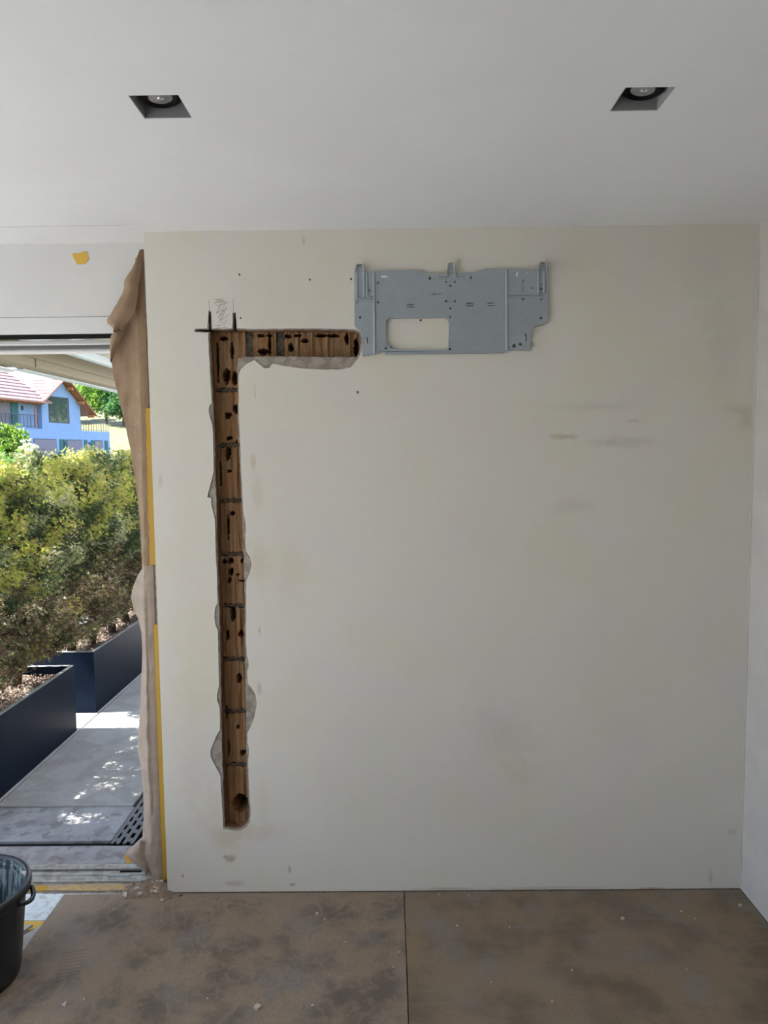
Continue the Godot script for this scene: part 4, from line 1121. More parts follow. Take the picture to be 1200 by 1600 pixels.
# ---------------------------------------------------------------- mounting plate of the air conditioner
func build_plate() -> void:
	var t := thing("mounting_plate", "grey steel air conditioner mounting plate with punched holes on white wall", "mounting plate", Vector3(-0.13, 1.98, 0.0))
	var org := V2(t.position.x, t.position.y)
	var pts := PackedVector2Array()
	for p in [V2(-0.1092, 2.2522), V2(-0.1118, 2.0718), V2(-0.1053, 2.0630), V2(-0.0921, 2.0519), V2(-0.0877, 2.0452), V2(-0.0865, 1.9662), V2(-0.0329, 1.9721), V2(-0.0283, 1.9809), V2(0.4197, 1.9756), V2(0.4263, 1.9810), V2(0.4686, 1.9794), V2(0.4976, 1.9769), V2(0.4984, 2.0383), V2(0.5016, 2.0514), V2(0.5193, 2.0621), V2(0.5459, 2.0661), V2(0.5558, 2.0769), V2(0.5591, 2.0921), V2(0.5568, 2.2516), V2(0.3461, 2.2563), V2(0.3328, 2.2533), V2(0.3063, 2.2449), V2(0.2909, 2.2419), V2(0.1428, 2.2416), V2(0.1141, 2.2527), V2(0.0987, 2.2551), V2(-0.0406, 2.2546), V2(-0.1092, 2.2544)]:
		pts.append(p - org)
	var pl := CSGPolygon3D.new()
	pl.polygon = pts
	pl.depth = 0.0015
	pl.name = "plate"
	pl.material = M.steel
	t.add_child(pl)
	pl.position.z = 0.0128
	var cu := CSGPolygon3D.new()
	var cp := PackedVector2Array()
	for p in [V2(0.0108, 2.0944), V2(0.2019, 2.0942), V2(0.2129, 2.0876), V2(0.2173, 2.0744), V2(0.2148, 1.9912), V2(0.2058, 1.9825), V2(0.0320, 1.9846), V2(0.0187, 1.9935), V2(-0.0035, 2.0092), V2(-0.0050, 2.0705), V2(-0.0004, 2.0879)]:
		cp.append(p - org)
	cu.polygon = cp
	cu.depth = 0.02
	cu.position.z = 0.008
	cu.operation = CSGShape3D.OPERATION_SUBTRACTION
	cu.material = M.steel
	cu.name = "cutout"
	pl.add_child(cu)
	for hv in [Vector3(-0.0289, 2.2145, 0.0027), Vector3(-0.0286, 2.1482, 0.0030), Vector3(-0.0925, 2.0978, 0.0032), Vector3(-0.0580, 2.1888, 0.0025), Vector3(0.1509, 2.2268, 0.0037), Vector3(0.2068, 2.2144, 0.0027), Vector3(0.2371, 2.2140, 0.0027), Vector3(0.2218, 2.2012, 0.0027), Vector3(0.2065, 2.1497, 0.0030), Vector3(0.2369, 2.1494, 0.0030), Vector3(0.2215, 2.1245, 0.0032), Vector3(0.2203, 2.0940, 0.0027), Vector3(-0.0048, 1.9909, 0.0037), Vector3(0.0165, 1.9962, 0.0050), Vector3(0.2188, 1.9857, 0.0037), Vector3(0.2926, 2.2278, 0.0034), Vector3(0.4721, 2.2155, 0.0027), Vector3(0.5009, 2.1906, 0.0027), Vector3(0.5357, 2.2032, 0.0027), Vector3(0.5358, 2.1859, 0.0037), Vector3(0.4723, 2.1519, 0.0032), Vector3(0.5354, 2.1512, 0.0030), Vector3(0.5347, 2.0870, 0.0034), Vector3(0.4419, 1.9940, 0.0050), Vector3(0.4641, 1.9999, 0.0043), Vector3(-0.1019, 2.1459, 0.0021)]:
		var c := CSGCylinder3D.new()
		c.radius = hv.z * 1.25
		c.height = 0.02
		c.sides = 12
		c.smooth_faces = false
		c.rotation.x = PI / 2
		c.position = Vector3(hv.x - org.x, hv.y - org.y, 0)
		c.operation = CSGShape3D.OPERATION_SUBTRACTION
		c.material = M.steel
		c.name = "hole"
		pl.add_child(c, true)
	for s in [Vector4(0.0818, 2.1393, 0.0252, 0.0032), Vector4(0.0818, 2.1306, 0.0252, 0.0032), Vector4(0.2878, 2.1411, 0.0252, 0.0037), Vector4(0.2878, 2.1324, 0.0252, 0.0037), Vector4(0.3616, 2.1409, 0.0240, 0.0037), Vector4(0.3616, 2.1326, 0.0240, 0.0037), Vector4(0.1652, 2.1746, 0.0137, 0.0023), Vector4(0.1856, 2.1743, 0.0137, 0.0023), Vector4(-0.0689, 2.0176, 0.0059, 0.0229), Vector4(0.4825, 2.0220, 0.0059, 0.0252)]:
		var c := CSGBox3D.new()
		c.size = Vector3(s.z, s.w, 0.02)
		c.position = Vector3(s.x - org.x, s.y - org.y, 0)
		c.operation = CSGShape3D.OPERATION_SUBTRACTION
		c.material = M.steel
		c.name = "slot"
		pl.add_child(c, true)
	# pressed ribs
	for line in [[V2(-0.0422, 2.2492), V2(-0.0429, 1.9745)], [V2(0.4156, 2.2522), V2(0.4170, 1.9801)], [V2(-0.1028, 2.1589), V2(-0.0462, 2.1561)], [V2(0.4214, 2.1612), V2(0.5409, 2.1598)], [V2(-0.1015, 2.2543), V2(-0.1028, 2.1611)], [V2(-0.0771, 2.2540), V2(-0.0761, 2.1629)], [V2(0.5248, 2.2509), V2(0.5265, 2.1665)], [V2(0.5447, 2.2463), V2(0.5463, 2.1727)], [V2(-0.0672, 2.2495), V2(-0.0672, 2.1672), V2(-0.0462, 2.1637)], [V2(0.5298, 2.1664), V2(0.5431, 2.1663)], [V2(0.1825, 2.2292), V2(0.2069, 2.2289), V2(0.2135, 2.2396)], [V2(0.2665, 2.2281), V2(0.2422, 2.2284), V2(0.2323, 2.2394)]]:
		var ps := []
		for p in line:
			ps.append(Vector3(p.x - org.x, p.y - org.y, 0.0120))
		part(t, "rib", MB.new().tube(ps, 0.0052, 0.0052, 8), M.steel)
	# folded edge round plate and cutout: stands the plate off the wall
	var fl := MB.new()
	for i in pts.size():
		var a := pts[i]
		var b := pts[(i + 1) % pts.size()]
		if true:
			var d := (b - a).normalized()
			var ang := atan2(d.y, d.x)
			fl.box(Vector3((a.x + b.x) / 2, (a.y + b.y) / 2, 0.0062), Vector3(a.distance_to(b), 0.0014, 0.0116), 0.0, Basis(Vector3.BACK, ang))
	part(t, "flange", fl, M.steel)
	var cf := MB.new()
	for i in cp.size():
		var a := cp[i]
		var b := cp[(i + 1) % cp.size()]
		var d := (b - a).normalized()
		cf.box(Vector3((a.x + b.x) / 2, (a.y + b.y) / 2, 0.0062), Vector3(a.distance_to(b), 0.0012, 0.0116), 0.0, Basis(Vector3.BACK, atan2(d.y, d.x)))
	part(t, "cutout_lip", cf, M.steel)
	var lip := MB.new()
	lip.box(Vector3(0.3314, -0.0018 - 0.004, 0.006), Vector3(0.42, 0.008, 0.011), 0.001)
	part(t, "bottom_lip", lip, M.zinc)
	for q in [Vector4(-0.0066, 2.2347, 0.0217, 0.0078), Vector4(0.4516, 2.2373, 0.0064, 0.0149), Vector4(-0.0640, 2.2409, 0.0046, 0.0046), Vector4(0.4852, 2.2406, 0.0046, 0.0046), Vector4(-0.0699, 2.0071, 0.0046, 0.0034), Vector4(0.4803, 2.0188, 0.0027, 0.0183), Vector4(-0.0711, 2.0165, 0.0027, 0.0183)]:  # white pads, mostly painted as slots showing the lit wall behind
		part(t, "lit_slot_pad", MB.new().box(Vector3(q.x - org.x, q.y - org.y, 0.0132), Vector3(q.z, q.w, 0.0012), 0.0004), M.white, "white pad painted as a lit slot")
	# suspension hooks
	for k in 3:
		var s: Vector4 = [Vector4(-0.0915, 2.2542, 0.0366, 0.0229), Vector4(0.2235, 2.2416, 0.0343, 0.0366), Vector4(0.5392, 2.2507, 0.0389, 0.0252)][k]
		var x := s.x - org.x
		var y := s.y - org.y
		var w := s.z * 0.5
		var hh := s.w
		var m := MB.new()
		m.poly(PackedVector2Array([V2(x - w * 0.95, y - 0.004), V2(x + w * 0.95, y - 0.004), V2(x + w * 0.6, y + hh * 0.85), V2(x - w * 0.6, y + hh * 0.85)]), 0.0115, 0.0135)
		m.tube([Vector3(x - w * 0.9, y - 0.006, 0.014), Vector3(x - w * 0.7, y + hh * 0.45, 0.018), Vector3(x - w * 0.5, y + hh * 0.95, 0.022)], 0.0030, 0.0026, 6)
		m.tube([Vector3(x + w * 0.9, y - 0.006, 0.014), Vector3(x + w * 0.7, y + hh * 0.45, 0.018), Vector3(x + w * 0.5, y + hh * 0.95, 0.022)], 0.0030, 0.0026, 6)
		m.box(Vector3(x, y + hh * 0.93, 0.018), Vector3(w * 1.25, 0.002, 0.014), 0.0005)
		part(t, "hook", m, M.steel)
	# rings stamped in the sheet, and screw heads
	for q in [[-0.0286, 2.1826, 0.0055], [0.4715, 2.1867, 0.0064], [0.2216, 2.2190, 0.0041]]:
		var ring := MB.new()
		var ps := []
		for k in 13:
			var a := TAU * k / 12
			ps.append(Vector3(cos(a) * q[2], sin(a) * q[2], 0))
		ring.tube(ps, 0.0007, 0.0007, 5, false)
		var o := part(t, "stamped_ring", ring, M.zinc)
		o.position = Vector3(q[0] - org.x, q[1] - org.y, 0.0129)


# ---------------------------------------------------------------- recessed downlights
func build_downlights() -> void:
	var spots := [[-0.497, 0.9017, "square recessed downlight in the ceiling nearest the open door", 0.18], [0.5693, 0.9061, "square recessed downlight in the ceiling nearest the right wall", -0.18]]
	for s in spots:
		var t := thing("recessed_downlight", s[2], "downlight", Vector3(s[0], H, s[1]), "square downlights in the ceiling")
		var a := 0.0538
		var hs := MB.new()
		hs.bx(-a, 0.001, -a, -a + 0.0016, 0.08, a)
		hs.bx(a - 0.0016, 0.001, -a, a, 0.08, a)
		hs.bx(-a, 0.001, -a, a, 0.08, -a + 0.0016)
		hs.bx(-a, 0.001, a - 0.0016, a, 0.08, a)
		part(t, "housing", hs, M.lamp_box)
		part(t, "top_plate", MB.new().bx(-a, 0.08, -a, a, 0.084, a), M.black)
		var B := Basis(Vector3.BACK, s[3] * 0.6)
		var ring := MB.new()
		var rows := []
		for i in 41:
			var u := TAU * (i % 40) / 40
			var row := PackedVector3Array()
			for j in 11:
				var w := TAU * (j % 10) / 10
				row.append(Vector3(0, 0.026, 0) + B * Vector3(cos(u) * (0.037 + 0.0115 * cos(w)), 0.010 * sin(w), sin(u) * (0.037 + 0.0115 * cos(w))))
			rows.append(row)
		ring.grid(rows)
		part(t, "gimbal_ring", ring, M.black)
		var lamp := part(t, "lamp", MB.new().lathe([V2(0.012, 0.056), V2(0.02, 0.046), V2(0.026, 0.034), V2(0.0285, 0.022)], 24, Vector3.ZERO, B), M.chrome)
		part(lamp, "lens", MB.new().lathe([V2(0.0001, 0.0185), V2(0.012, 0.018), V2(0.020, 0.0195), V2(0.0275, 0.020)], 24, Vector3.ZERO, B), M.lens)
		part(lamp, "led_chip", MB.new().lathe([V2(0.0001, 0.0155), V2(0.006, 0.016), V2(0.009, 0.019)], 16, Vector3(0.002, 0, 0), B), M.chrome)
		var sx := -0.051 if s[3] > 0 else 0.051
		part(t, "clip", MB.new().box(Vector3(sx, 0.03, 0.018), Vector3(0.004, 0.006, 0.008), 0.001), M.chrome)


# ---------------------------------------------------------------- masking paper round the frame post
func build_paper() -> void:
	var t := thing("masking_paper", "torn brown masking paper wrapped round the door frame post", "masking paper", Vector3(-0.9, 0.0, -0.1))
	var o := t.position
	var n := noise(501, 9.0, 3)
	var src: Array = [Vector3(-0.8822, 2.3637, -0.8672), Vector3(-0.9120, 2.3143, -0.8667), Vector3(-0.9421, 2.2580, -0.8688), Vector3(-0.9682, 2.1900, -0.8691), Vector3(-0.9878, 2.1101, -0.8697), Vector3(-1.0018, 2.0528, -0.8695), Vector3(-1.0094, 1.9837, -0.8698), Vector3(-1.0028, 1.9142, -0.8700), Vector3(-0.9892, 1.8442, -0.8703), Vector3(-0.9695, 1.7458, -0.8692), Vector3(-0.9522, 1.6445, -0.8706), Vector3(-0.9383, 1.5141, -0.8730), Vector3(-0.9295, 1.3708, -0.8735), Vector3(-0.9291, 1.2553, -0.8753), Vector3(-0.9286, 1.2045, -0.8748), Vector3(-0.9463, 1.1804, -0.8756), Vector3(-0.9674, 1.1345, -0.8749), Vector3(-0.9762, 1.0932, -0.8764), Vector3(-0.9661, 1.0443, -0.8758), Vector3(-0.9528, 1.0124, -0.8770), Vector3(-0.9404, 0.9583, -0.8765), Vector3(-0.9408, 0.8844, -0.8768), Vector3(-0.9494, 0.7855, -0.8779), Vector3(-0.9556, 0.6860, -0.8791), Vector3(-0.9668, 0.5859, -0.8803), Vector3(-0.9726, 0.4979, -0.8810), Vector3(-0.9608, 0.4219, -0.8813), Vector3(-0.9568, 0.3329, -0.8820), Vector3(-0.9577, 0.2435, -0.8827), Vector3(-0.9658, 0.1588, -0.8833), Vector3(-1.0147, 0.1128, -0.8825), Vector3(-1.0255, 0.0922, -0.8832), Vector3(-0.9994, 0.0610, -0.8818), Vector3(-0.9558, 0.0295, -0.8829), Vector3(-0.9198, -0.0045, -0.8817)]
	# finer rows along the height
	var lines := []
	for i in src.size() - 1:
		var a: Vector3 = src[i]
		var b: Vector3 = src[i + 1]
		var m := maxi(1, int((a.y - b.y) / 0.014))
		for k in m:
			lines.append(a.lerp(b, float(k) / m))
	lines.append(src[src.size() - 1])
	var rows := []
	for L in lines:
		var row := PackedVector3Array()
		var xr: float = L.z
		var xf: float = minf(xr - 0.012, xr - 0.030 + 0.006 * n.get_noise_1d(L.y * 0.5))
		var xl: float = minf(L.x, xf - 0.004)
		if L.x > xr - 0.035:
			xl = minf(L.x, xr - 0.002)
			xf = (xr + xl) * 0.5
		for j in 17:
			var s := j / 16.0
			var p := Vector3.ZERO
			if s < 0.45:
				var q := s / 0.45
				p = Vector3(lerpf(xr, xf, q), L.y, -0.083 + 0.004 * sin(q * PI) + 0.006 * q * q)
			else:
				var q := (s - 0.45) / 0.55
				p = Vector3(lerpf(xf, xl, q), L.y, -0.077 - 0.035 * q + 0.008 * sin(q * 3.0 + L.y * 2.0))
			p.z += 0.0055 * n.get_noise_2d(p.x * 4.0, p.y) * smoothstep(0.1, 0.5, s) + 0.002 * n.get_noise_2d(p.x * 12.0, p.y * 5.0)
			row.append(p - o)
		rows.append(row)
	var cut := 0
	while lines[cut].y > 1.225:
		cut += 1
	part(t, "sheet", MB.new().grid(rows.slice(0, cut + 1), true), M.kraft)
	part(t, "sheet", MB.new().grid(rows.slice(cut), true), M.kraft_pale, "paler sheet of masking paper, dust and outside light in its colour")
	# folded flaps
	flap(t, [V2(-0.8636, 2.3500), V2(-0.9071, 2.2862), V2(-0.9263, 2.2619), V2(-0.9363, 2.2420), V2(-0.9326, 2.2196), V2(-0.9693, 2.1618), V2(-1.0060, 2.1061), V2(-0.9794, 2.0833), V2(-0.9708, 2.0674), V2(-0.9565, 2.0807), V2(-0.9164, 2.1073), V2(-0.8970, 2.1340), V2(-0.8861, 2.1788), V2(-0.8767, 2.2457), V2(-0.8659, 2.2901)], -0.06, o, V2(-0.93, 2.22), 0.35, 0.030, n)
	flap(t, [V2(-0.9792, 2.0792), V2(-0.9672, 2.0882), V2(-0.9494, 2.0697), V2(-0.9697, 2.0265), V2(-0.9979, 1.9650), V2(-1.0051, 2.0155), V2(-0.9986, 2.0612)], -0.085, o, V2(-1.0, 2.07), 0.5, 0.022, n)
	flap(t, [V2(-1.0134, 0.1184), V2(-1.0290, 0.1005), V2(-1.0054, 0.0720), V2(-0.9668, 0.0433), V2(-0.9428, 0.0225), V2(-0.9263, 0.0688), V2(-0.9481, 0.1462), V2(-0.9625, 0.1591)], -0.092, o, V2(-1.0, 0.08), -0.4, 0.020, n, M.kraft_pale)
	# yellow tape along the wall's edge
	var tp := MB.new()
	tp.bx(-0.8815 - o.x, 0.002, 0.0195, -0.8395 - o.x, 1.0, 0.0205)
	part(t, "edge_tape", tp, M.tape, "yellow adhesive tape")
	part(t, "edge_tape", MB.new().bx(-0.8865 - o.x, 1.225, 0.0205, -0.8395 - o.x, 1.80, 0.0215), M.tape, "yellow adhesive tape")
	var tt := MB.new()
	tt.box(Vector3(-1.002 - o.x, 0.088, 0.012), Vector3(0.05, 0.035, 0.001), 0.0, Basis(Vector3.BACK, 0.3))
	part(t, "tape_scrap", tt, M.note, "yellow scrap of tape")
	# specks of render stuck to the paper
	var rr := RandomNumberGenerator.new()
	rr.seed = 12
	for k in 5:
		var y := [1.845, 1.74, 1.615, 1.06, 0.72][k] as float
		part(t, "fibre", MB.new().tube([Vector3(-0.908 - o.x + rr.randf_range(-0.012, 0.012), y, 0.029), Vector3(-0.905 - o.x, y + 0.008, 0.030), Vector3(-0.904 - o.x + rr.randf_range(-0.006, 0.004), y + 0.02, 0.029)], 0.0006, 0.0004, 5), M.white)


func flap(t: Node3D, pts: Array, z: float, o: Vector3, ce: Vector2, tilt: float, bow: float, n: FastNoiseLite, m_paper: Material = M.kraft) -> void:
	# cut the outline into thin rows so that the flap can bend
	var ys := []
	var lo := 9.0
	var hi := -9.0
	for p in pts:
		lo = minf(lo, p.y); hi = maxf(hi, p.y)
	var rows := []
	var m := 26
	for i in m:
		var y := lerpf(hi - 0.0005, lo + 0.0005, float(i) / (m - 1))
		var xs := []
		for k in pts.size():
			var a: Vector2 = pts[k]
			var b: Vector2 = pts[(k + 1) % pts.size()]
			if (a.y - y) * (b.y - y) <= 0.0 and absf(a.y - b.y) > 1e-6:
				xs.append(lerpf(a.x, b.x, (y - a.y) / (b.y - a.y)))
		if xs.is_empty():
			continue
		var x0: float = xs.min()
		var x1: float = xs.max()
		var row := PackedVector3Array()
		for j in 13:
			var s := j / 12.0
			var x := lerpf(x0, x1, s)
			row.append(Vector3(x, y, z + tilt * 0.12 * (x - ce.x) + bow * sin(s * PI * 0.9) + 0.003 * n.get_noise_2d(x * 5.0, y * 5.0)) - o)
		rows.append(row)
	var mb := MB.new().grid(rows, false)
	part(t, "flap", mb, m_paper)


# ---------------------------------------------------------------- mortar tub
func build_bucket() -> void:
	var t := thing("mortar_tub", "black plastic mortar tub with dried plaster inside on floor at left edge", "tub", Vector3(-1.345, -0.0105, 0.44))
	var h := 0.305
	part(t, "outside", MB.new().lathe([V2(0.02, 0.0), V2(0.150, 0.0), V2(0.160, 0.008), V2(0.166, 0.05), V2(0.186, h - 0.05), V2(0.188, h - 0.035), V2(0.190, h - 0.012)], 56), M.bucket)
	part(t, "inside", MB.new().lathe([V2(0.184, h - 0.006), V2(0.181, h - 0.04), V2(0.16, 0.05), V2(0.150, 0.014), V2(0.12, 0.008), V2(0.001, 0.008)], 56), M.bucket_in, "greenish white dried plaster film")
	part(t, "rim", MB.new().lathe([V2(0.184, h - 0.006), V2(0.187, h + 0.001), V2(0.194, h + 0.003), V2(0.202, h - 0.001), V2(0.205, h - 0.010), V2(0.203, h - 0.026), V2(0.198, h - 0.030), V2(0.190, h - 0.014)], 56), M.bucket)
	var lug := MB.new()
	var ps := []
	for k in 9:
		var a := lerpf(-0.16, 0.30, k / 8.0)
		var r := 0.205 + 0.014 * sin(PI * k / 8.0)
		ps.append(Vector3(cos(a) * r, h - 0.03 - 0.012 * sin(PI * k / 8.0), -sin(a) * r))
	lug.tube(ps, 0.0075, 0.0075, 8)
	part(t, "handle", lug, M.bucket)
	var rr := RandomNumberGenerator.new()
	rr.seed = 3
	for k in 3:
		var a := 0.5 + k * 0.12
		part(t, "plaster_splash", MB.new().box(Vector3(cos(a) * 0.186, h - 0.004 - k * 0.008, -sin(a) * 0.186), Vector3(0.012, 0.012, 0.02), 0.004, Basis(Vector3.UP, a)), M.chip)


# ---------------------------------------------------------------- things on the floor
func flat_piece(parent: Node3D, called: String, pts: Array, y0: float, y1: float, m: Material) -> void:
	var p := PackedVector2Array()
	for q in pts:
		p.append(V2(q.x, -q.y))
	part(parent, called, MB.new().poly(p, y0, y1).turned(FLAT), m)


func build_floor_clutter() -> void:
	var sh := thing("membrane_sheet", "white speckled membrane sheet on bare floor beside the black tub", "sheet")
	flat_piece(sh, "sheet", [V2(-1.75, -0.018), V2(-1.20, -0.015), V2(-0.99, -0.012), V2(-0.99, 0.0015), V2(-1.2275, 0.0015), V2(-1.23, 0.142), V2(-1.75, 0.138)], -0.0115, -0.0085, M.plastic_sheet)
	var tp := thing("yellow_tape", "bright yellow tape strip on floor between white sheet and beige boards", "tape")
	flat_piece(tp, "strip", [V2(-1.75, 0.139), V2(-1.2275, 0.143), V2(-1.228, 0.168), V2(-1.26, 0.19), V2(-1.75, 0.166)], -0.0115, -0.0095, M.note)
	var ts := thing("yellow_tape", "dusty yellow tape strip along the inner rail of the sliding door", "tape")
	flat_piece(ts, "strip", [V2(-1.38, -0.072), V2(-1.31, -0.068), V2(-1.31, -0.038), V2(-1.385, -0.036)], -0.0115, -0.0088, M.tape)
	flat_piece(ts, "dusty_strip", [V2(-1.31, -0.070), V2(-1.12, -0.078), V2(-0.95, -0.074), V2(-0.945, -0.040), V2(-1.08, -0.033), V2(-1.31, -0.038)], -0.0115, -0.0088, M.dust_tape)
	var b1 := thing("floor_board", "beige board offcut lying beside the black tub, its corner cut off", "board")
	flat_piece(b1, "board", [V2(-1.62, 0.178), V2(-1.262, 0.170), V2(-1.285, 0.22), V2(-1.315, 0.31), V2(-1.35, 0.42), V2(-1.62, 0.42)], -0.0115, -0.0045, M.board)
	var b2 := thing("floor_board", "narrow beige board strip along the left edge of the big tile", "board")
	flat_piece(b2, "board", [V2(-1.245, 0.197), V2(-1.228, 0.172), V2(-1.228, 0.62), V2(-1.345, 0.62), V2(-1.335, 0.44), V2(-1.298, 0.32), V2(-1.272, 0.245)], -0.0115, -0.0035, M.board)
	# rubble heap in the corner between post and wall
	var hp := thing("rubble_heap", "small heap of crumbled plaster at foot of the wall's left corner", "rubble", Vector3(-0.92, 0, -0.02))
	var rr := RandomNumberGenerator.new()
	rr.seed = 21
	var n := noise(601, 14.0, 3)
	var rows := []
	for i in 16:
		var row := PackedVector3Array()
		for j in 26:
			var u := j / 25.0 * 2.0 - 1.0
			var w := i / 15.0 * 2.0 - 1.0
			var p := Vector3(u * 0.115 + 0.02, 0, w * 0.055)
			p.y = maxf(-0.012, 0.017 * (1.0 - u * u * 0.9 - w * w) + 0.008 * n.get_noise_2d(p.x, p.z))
			row.append(p)
		rows.append(row)
	part(hp, "dust", MB.new().grid(rows, true), M.dust)
	for k in 34:
		var s := rr.randf_range(0.006, 0.018)
		var u := rr.randf_range(-1, 1)
		var w := rr.randf_range(-0.9, 1)
		part(hp, "crumb", crumb(rr, s), M.chip if k % 3 else M.chip_clay).position = Vector3(u * 0.1 + 0.02, 0.012 * (1.0 - absf(u)) + 0.003, w * 0.05)
	# loose bits scattered over the tiles
	var bits := [[-0.79, 0.015, 0.016, 1], [-0.82, 0.03, 0.012, 1], [-0.845, 0.05, 0.014, 0], [-0.27, 0.13, 0.010, 0], [-0.24, 0.16, 0.007, 0], [-0.36, 0.10, 0.008, 1], [-0.42, 0.098, 0.006, 0], [-0.56, 0.53, 0.006, 0], [-0.98, 0.55, 0.013, 0], [-0.93, 0.53, 0.008, 0], [-0.40, 0.57, 0.022, 0], [-0.24, 0.56, 0.008, 0], [0.0, 0.40, 0.007, 0], [0.02, 0.33, 0.006, 0], [0.22, 0.20, 0.008, 0], [0.40, 0.21, 0.006, 0], [0.56, 0.42, 0.006, 0], [0.80, 0.17, 0.014, 0], [0.66, 0.30, 0.010, 1], [1.02, 0.13, 0.008, 0], [1.05, 0.17, 0.006, 0], [1.24, 0.10, 0.012, 0], [0.30, 0.47, 0.006, 0], [0.92, 0.42, 0.005, 0], [0.12, 0.02, 0.008, 1], [0.17, 0.02, 0.006, 0], [0.28, 0.03, 0.007, 0], [-0.60, 0.33, 0.006, 0], [-0.72, 0.22, 0.008, 1], [-0.16, 0.28, 0.006, 0], [-0.33, 0.36, 0.005, 0], [0.47, 0.55, 0.006, 0]]
	var own := {0: "brown chip touching the foot of the wall beside the rubble heap", 1: "brown chip just in front of the rubble heap", 2: "pale chip lying farthest from the wall in front of the rubble heap",
		3: "pale chip on the left tile below the left end of the mounting plate", 8: "pale chip at the bottom left below the ribbed boot print", 10: "largest pale plaster flake on the left tile, near the bottom edge",
		17: "pale chip on the right tile close to the back wall", 18: "brown chip in the middle of the right tile", 21: "pale chip in the corner beside the right wall"}
	for bi in bits.size():
		var b: Array = bits[bi]
		var o := thing("plaster_chip", own.get(bi, "tiny crumb of plaster, hardly a speck, on the floor tiles"), "chip", Vector3(b[0], b[2] * 0.22, b[1]), "plaster chips strewn on the floor")
		part(o, "fragment", crumb(rr, b[2]), M.chip if b[3] == 0 else M.chip_clay)
	# slip of yellow paper on the lintel
	var nt := thing("yellow_paper_scrap", "small torn yellow paper scrap stuck on the white lintel above door", "paper scrap", Vector3(-1.12, 2.37, -0.1245))
	var pp := PackedVector2Array()
	for p in [V2(-1.1425, 2.3631), V2(-1.1144, 2.3650), V2(-1.0931, 2.3715), V2(-1.0844, 2.3578), V2(-1.0827, 2.3419), V2(-1.0951, 2.3262), V2(-1.1256, 2.3243), V2(-1.1363, 2.3449)]:
		pp.append(p - V2(-1.12, 2.37))
	part(nt, "scrap", MB.new().poly(pp, 0.0, 0.0012), M.note)


func crumb(rr: RandomNumberGenerator, s: float) -> MB:
	var mb := MB.new()
	var ps := []
	for k in 8:
		var c := Vector3(-1 if k & 1 else 1, -0.4 if k & 2 else 0.5, -1 if k & 4 else 1) * s * 0.5
		ps.append(c * Vector3(rr.randf_range(0.5, 1.1), rr.randf_range(0.6, 1.1), rr.randf_range(0.5, 1.1)))
	var fs := [[0, 1, 3, 2], [4, 5, 7, 6], [0, 1, 5, 4], [2, 3, 7, 6], [0, 2, 6, 4], [1, 3, 7, 5]]
	for f in fs:
		var m: Vector3 = (ps[f[0]] + ps[f[1]] + ps[f[2]] + ps[f[3]]) / 4.0
		mb.otri(ps[f[0]], ps[f[1]], ps[f[2]], m)
		mb.otri(ps[f[0]], ps[f[2]], ps[f[3]], m)
	return mb.turned(Basis(Vector3.UP, rr.randf() * TAU))


# ---------------------------------------------------------------- planters and the conifer hedge
func build_planters() -> void:
	planter("dark blue steel planter box nearest the open door", -1.64, -0.42)
	planter("second dark blue steel planter box, further along the terrace", -3.62, -1.93)
	var twig := leaf_mesh(7, 0.42, 0.75)
	var spots := [
		[-0.62, 1.54, "added unseen conifer near the door, shading the terrace slabs"],  # out of view, added to keep sun off the first slabs
		[-1.00, 1.52, "conifer shrub at the left picture edge, in the nearest planter"],
		[-1.40, 1.52, "bushy conifer shrub at the far end of the nearest planter"],
		[-2.06, 1.60, "conifer shrub with bare forked trunk at the near end of second planter"],
		[-2.34, 1.62, "conifer shrub second from the near end of the second planter"],
		[-2.66, 1.66, "conifer shrub in the middle of the second planter"],
		[-3.00, 1.62, "conifer shrub before the last one in the second planter"],
		[-3.36, 1.66, "conifer shrub at the far end of the second planter beside the paper"]]
	for k in spots.size():
		conifer(spots[k][2], Vector3(-2.07, 0.33, spots[k][0]), spots[k][1] - 0.33, 0.34, twig, 700 + k)
	var gold := [Color(0.17, 0.19, 0.05), Color(0.13, 0.17, 0.05), Color(0.22, 0.20, 0.07), Color(0.19, 0.15, 0.07)]
	for k in 5:
		bush("hedge_shrub", ["yellow green hedge shrub behind the nearest planter", "yellow green hedge shrub behind the second conifer", "golden hedge shrub showing between the conifers of the second planter", "golden hedge shrub behind the far end of the second planter", "golden hedge shrub farthest along the terrace, beside the paper"][k], "shrub", Vector3(-3.75 - 0.08 * k, -0.02, -3.2 - k * 1.05), 0.62, 1.62, 2600, gold, 0.06, 900 + k, "golden hedge behind the planters")


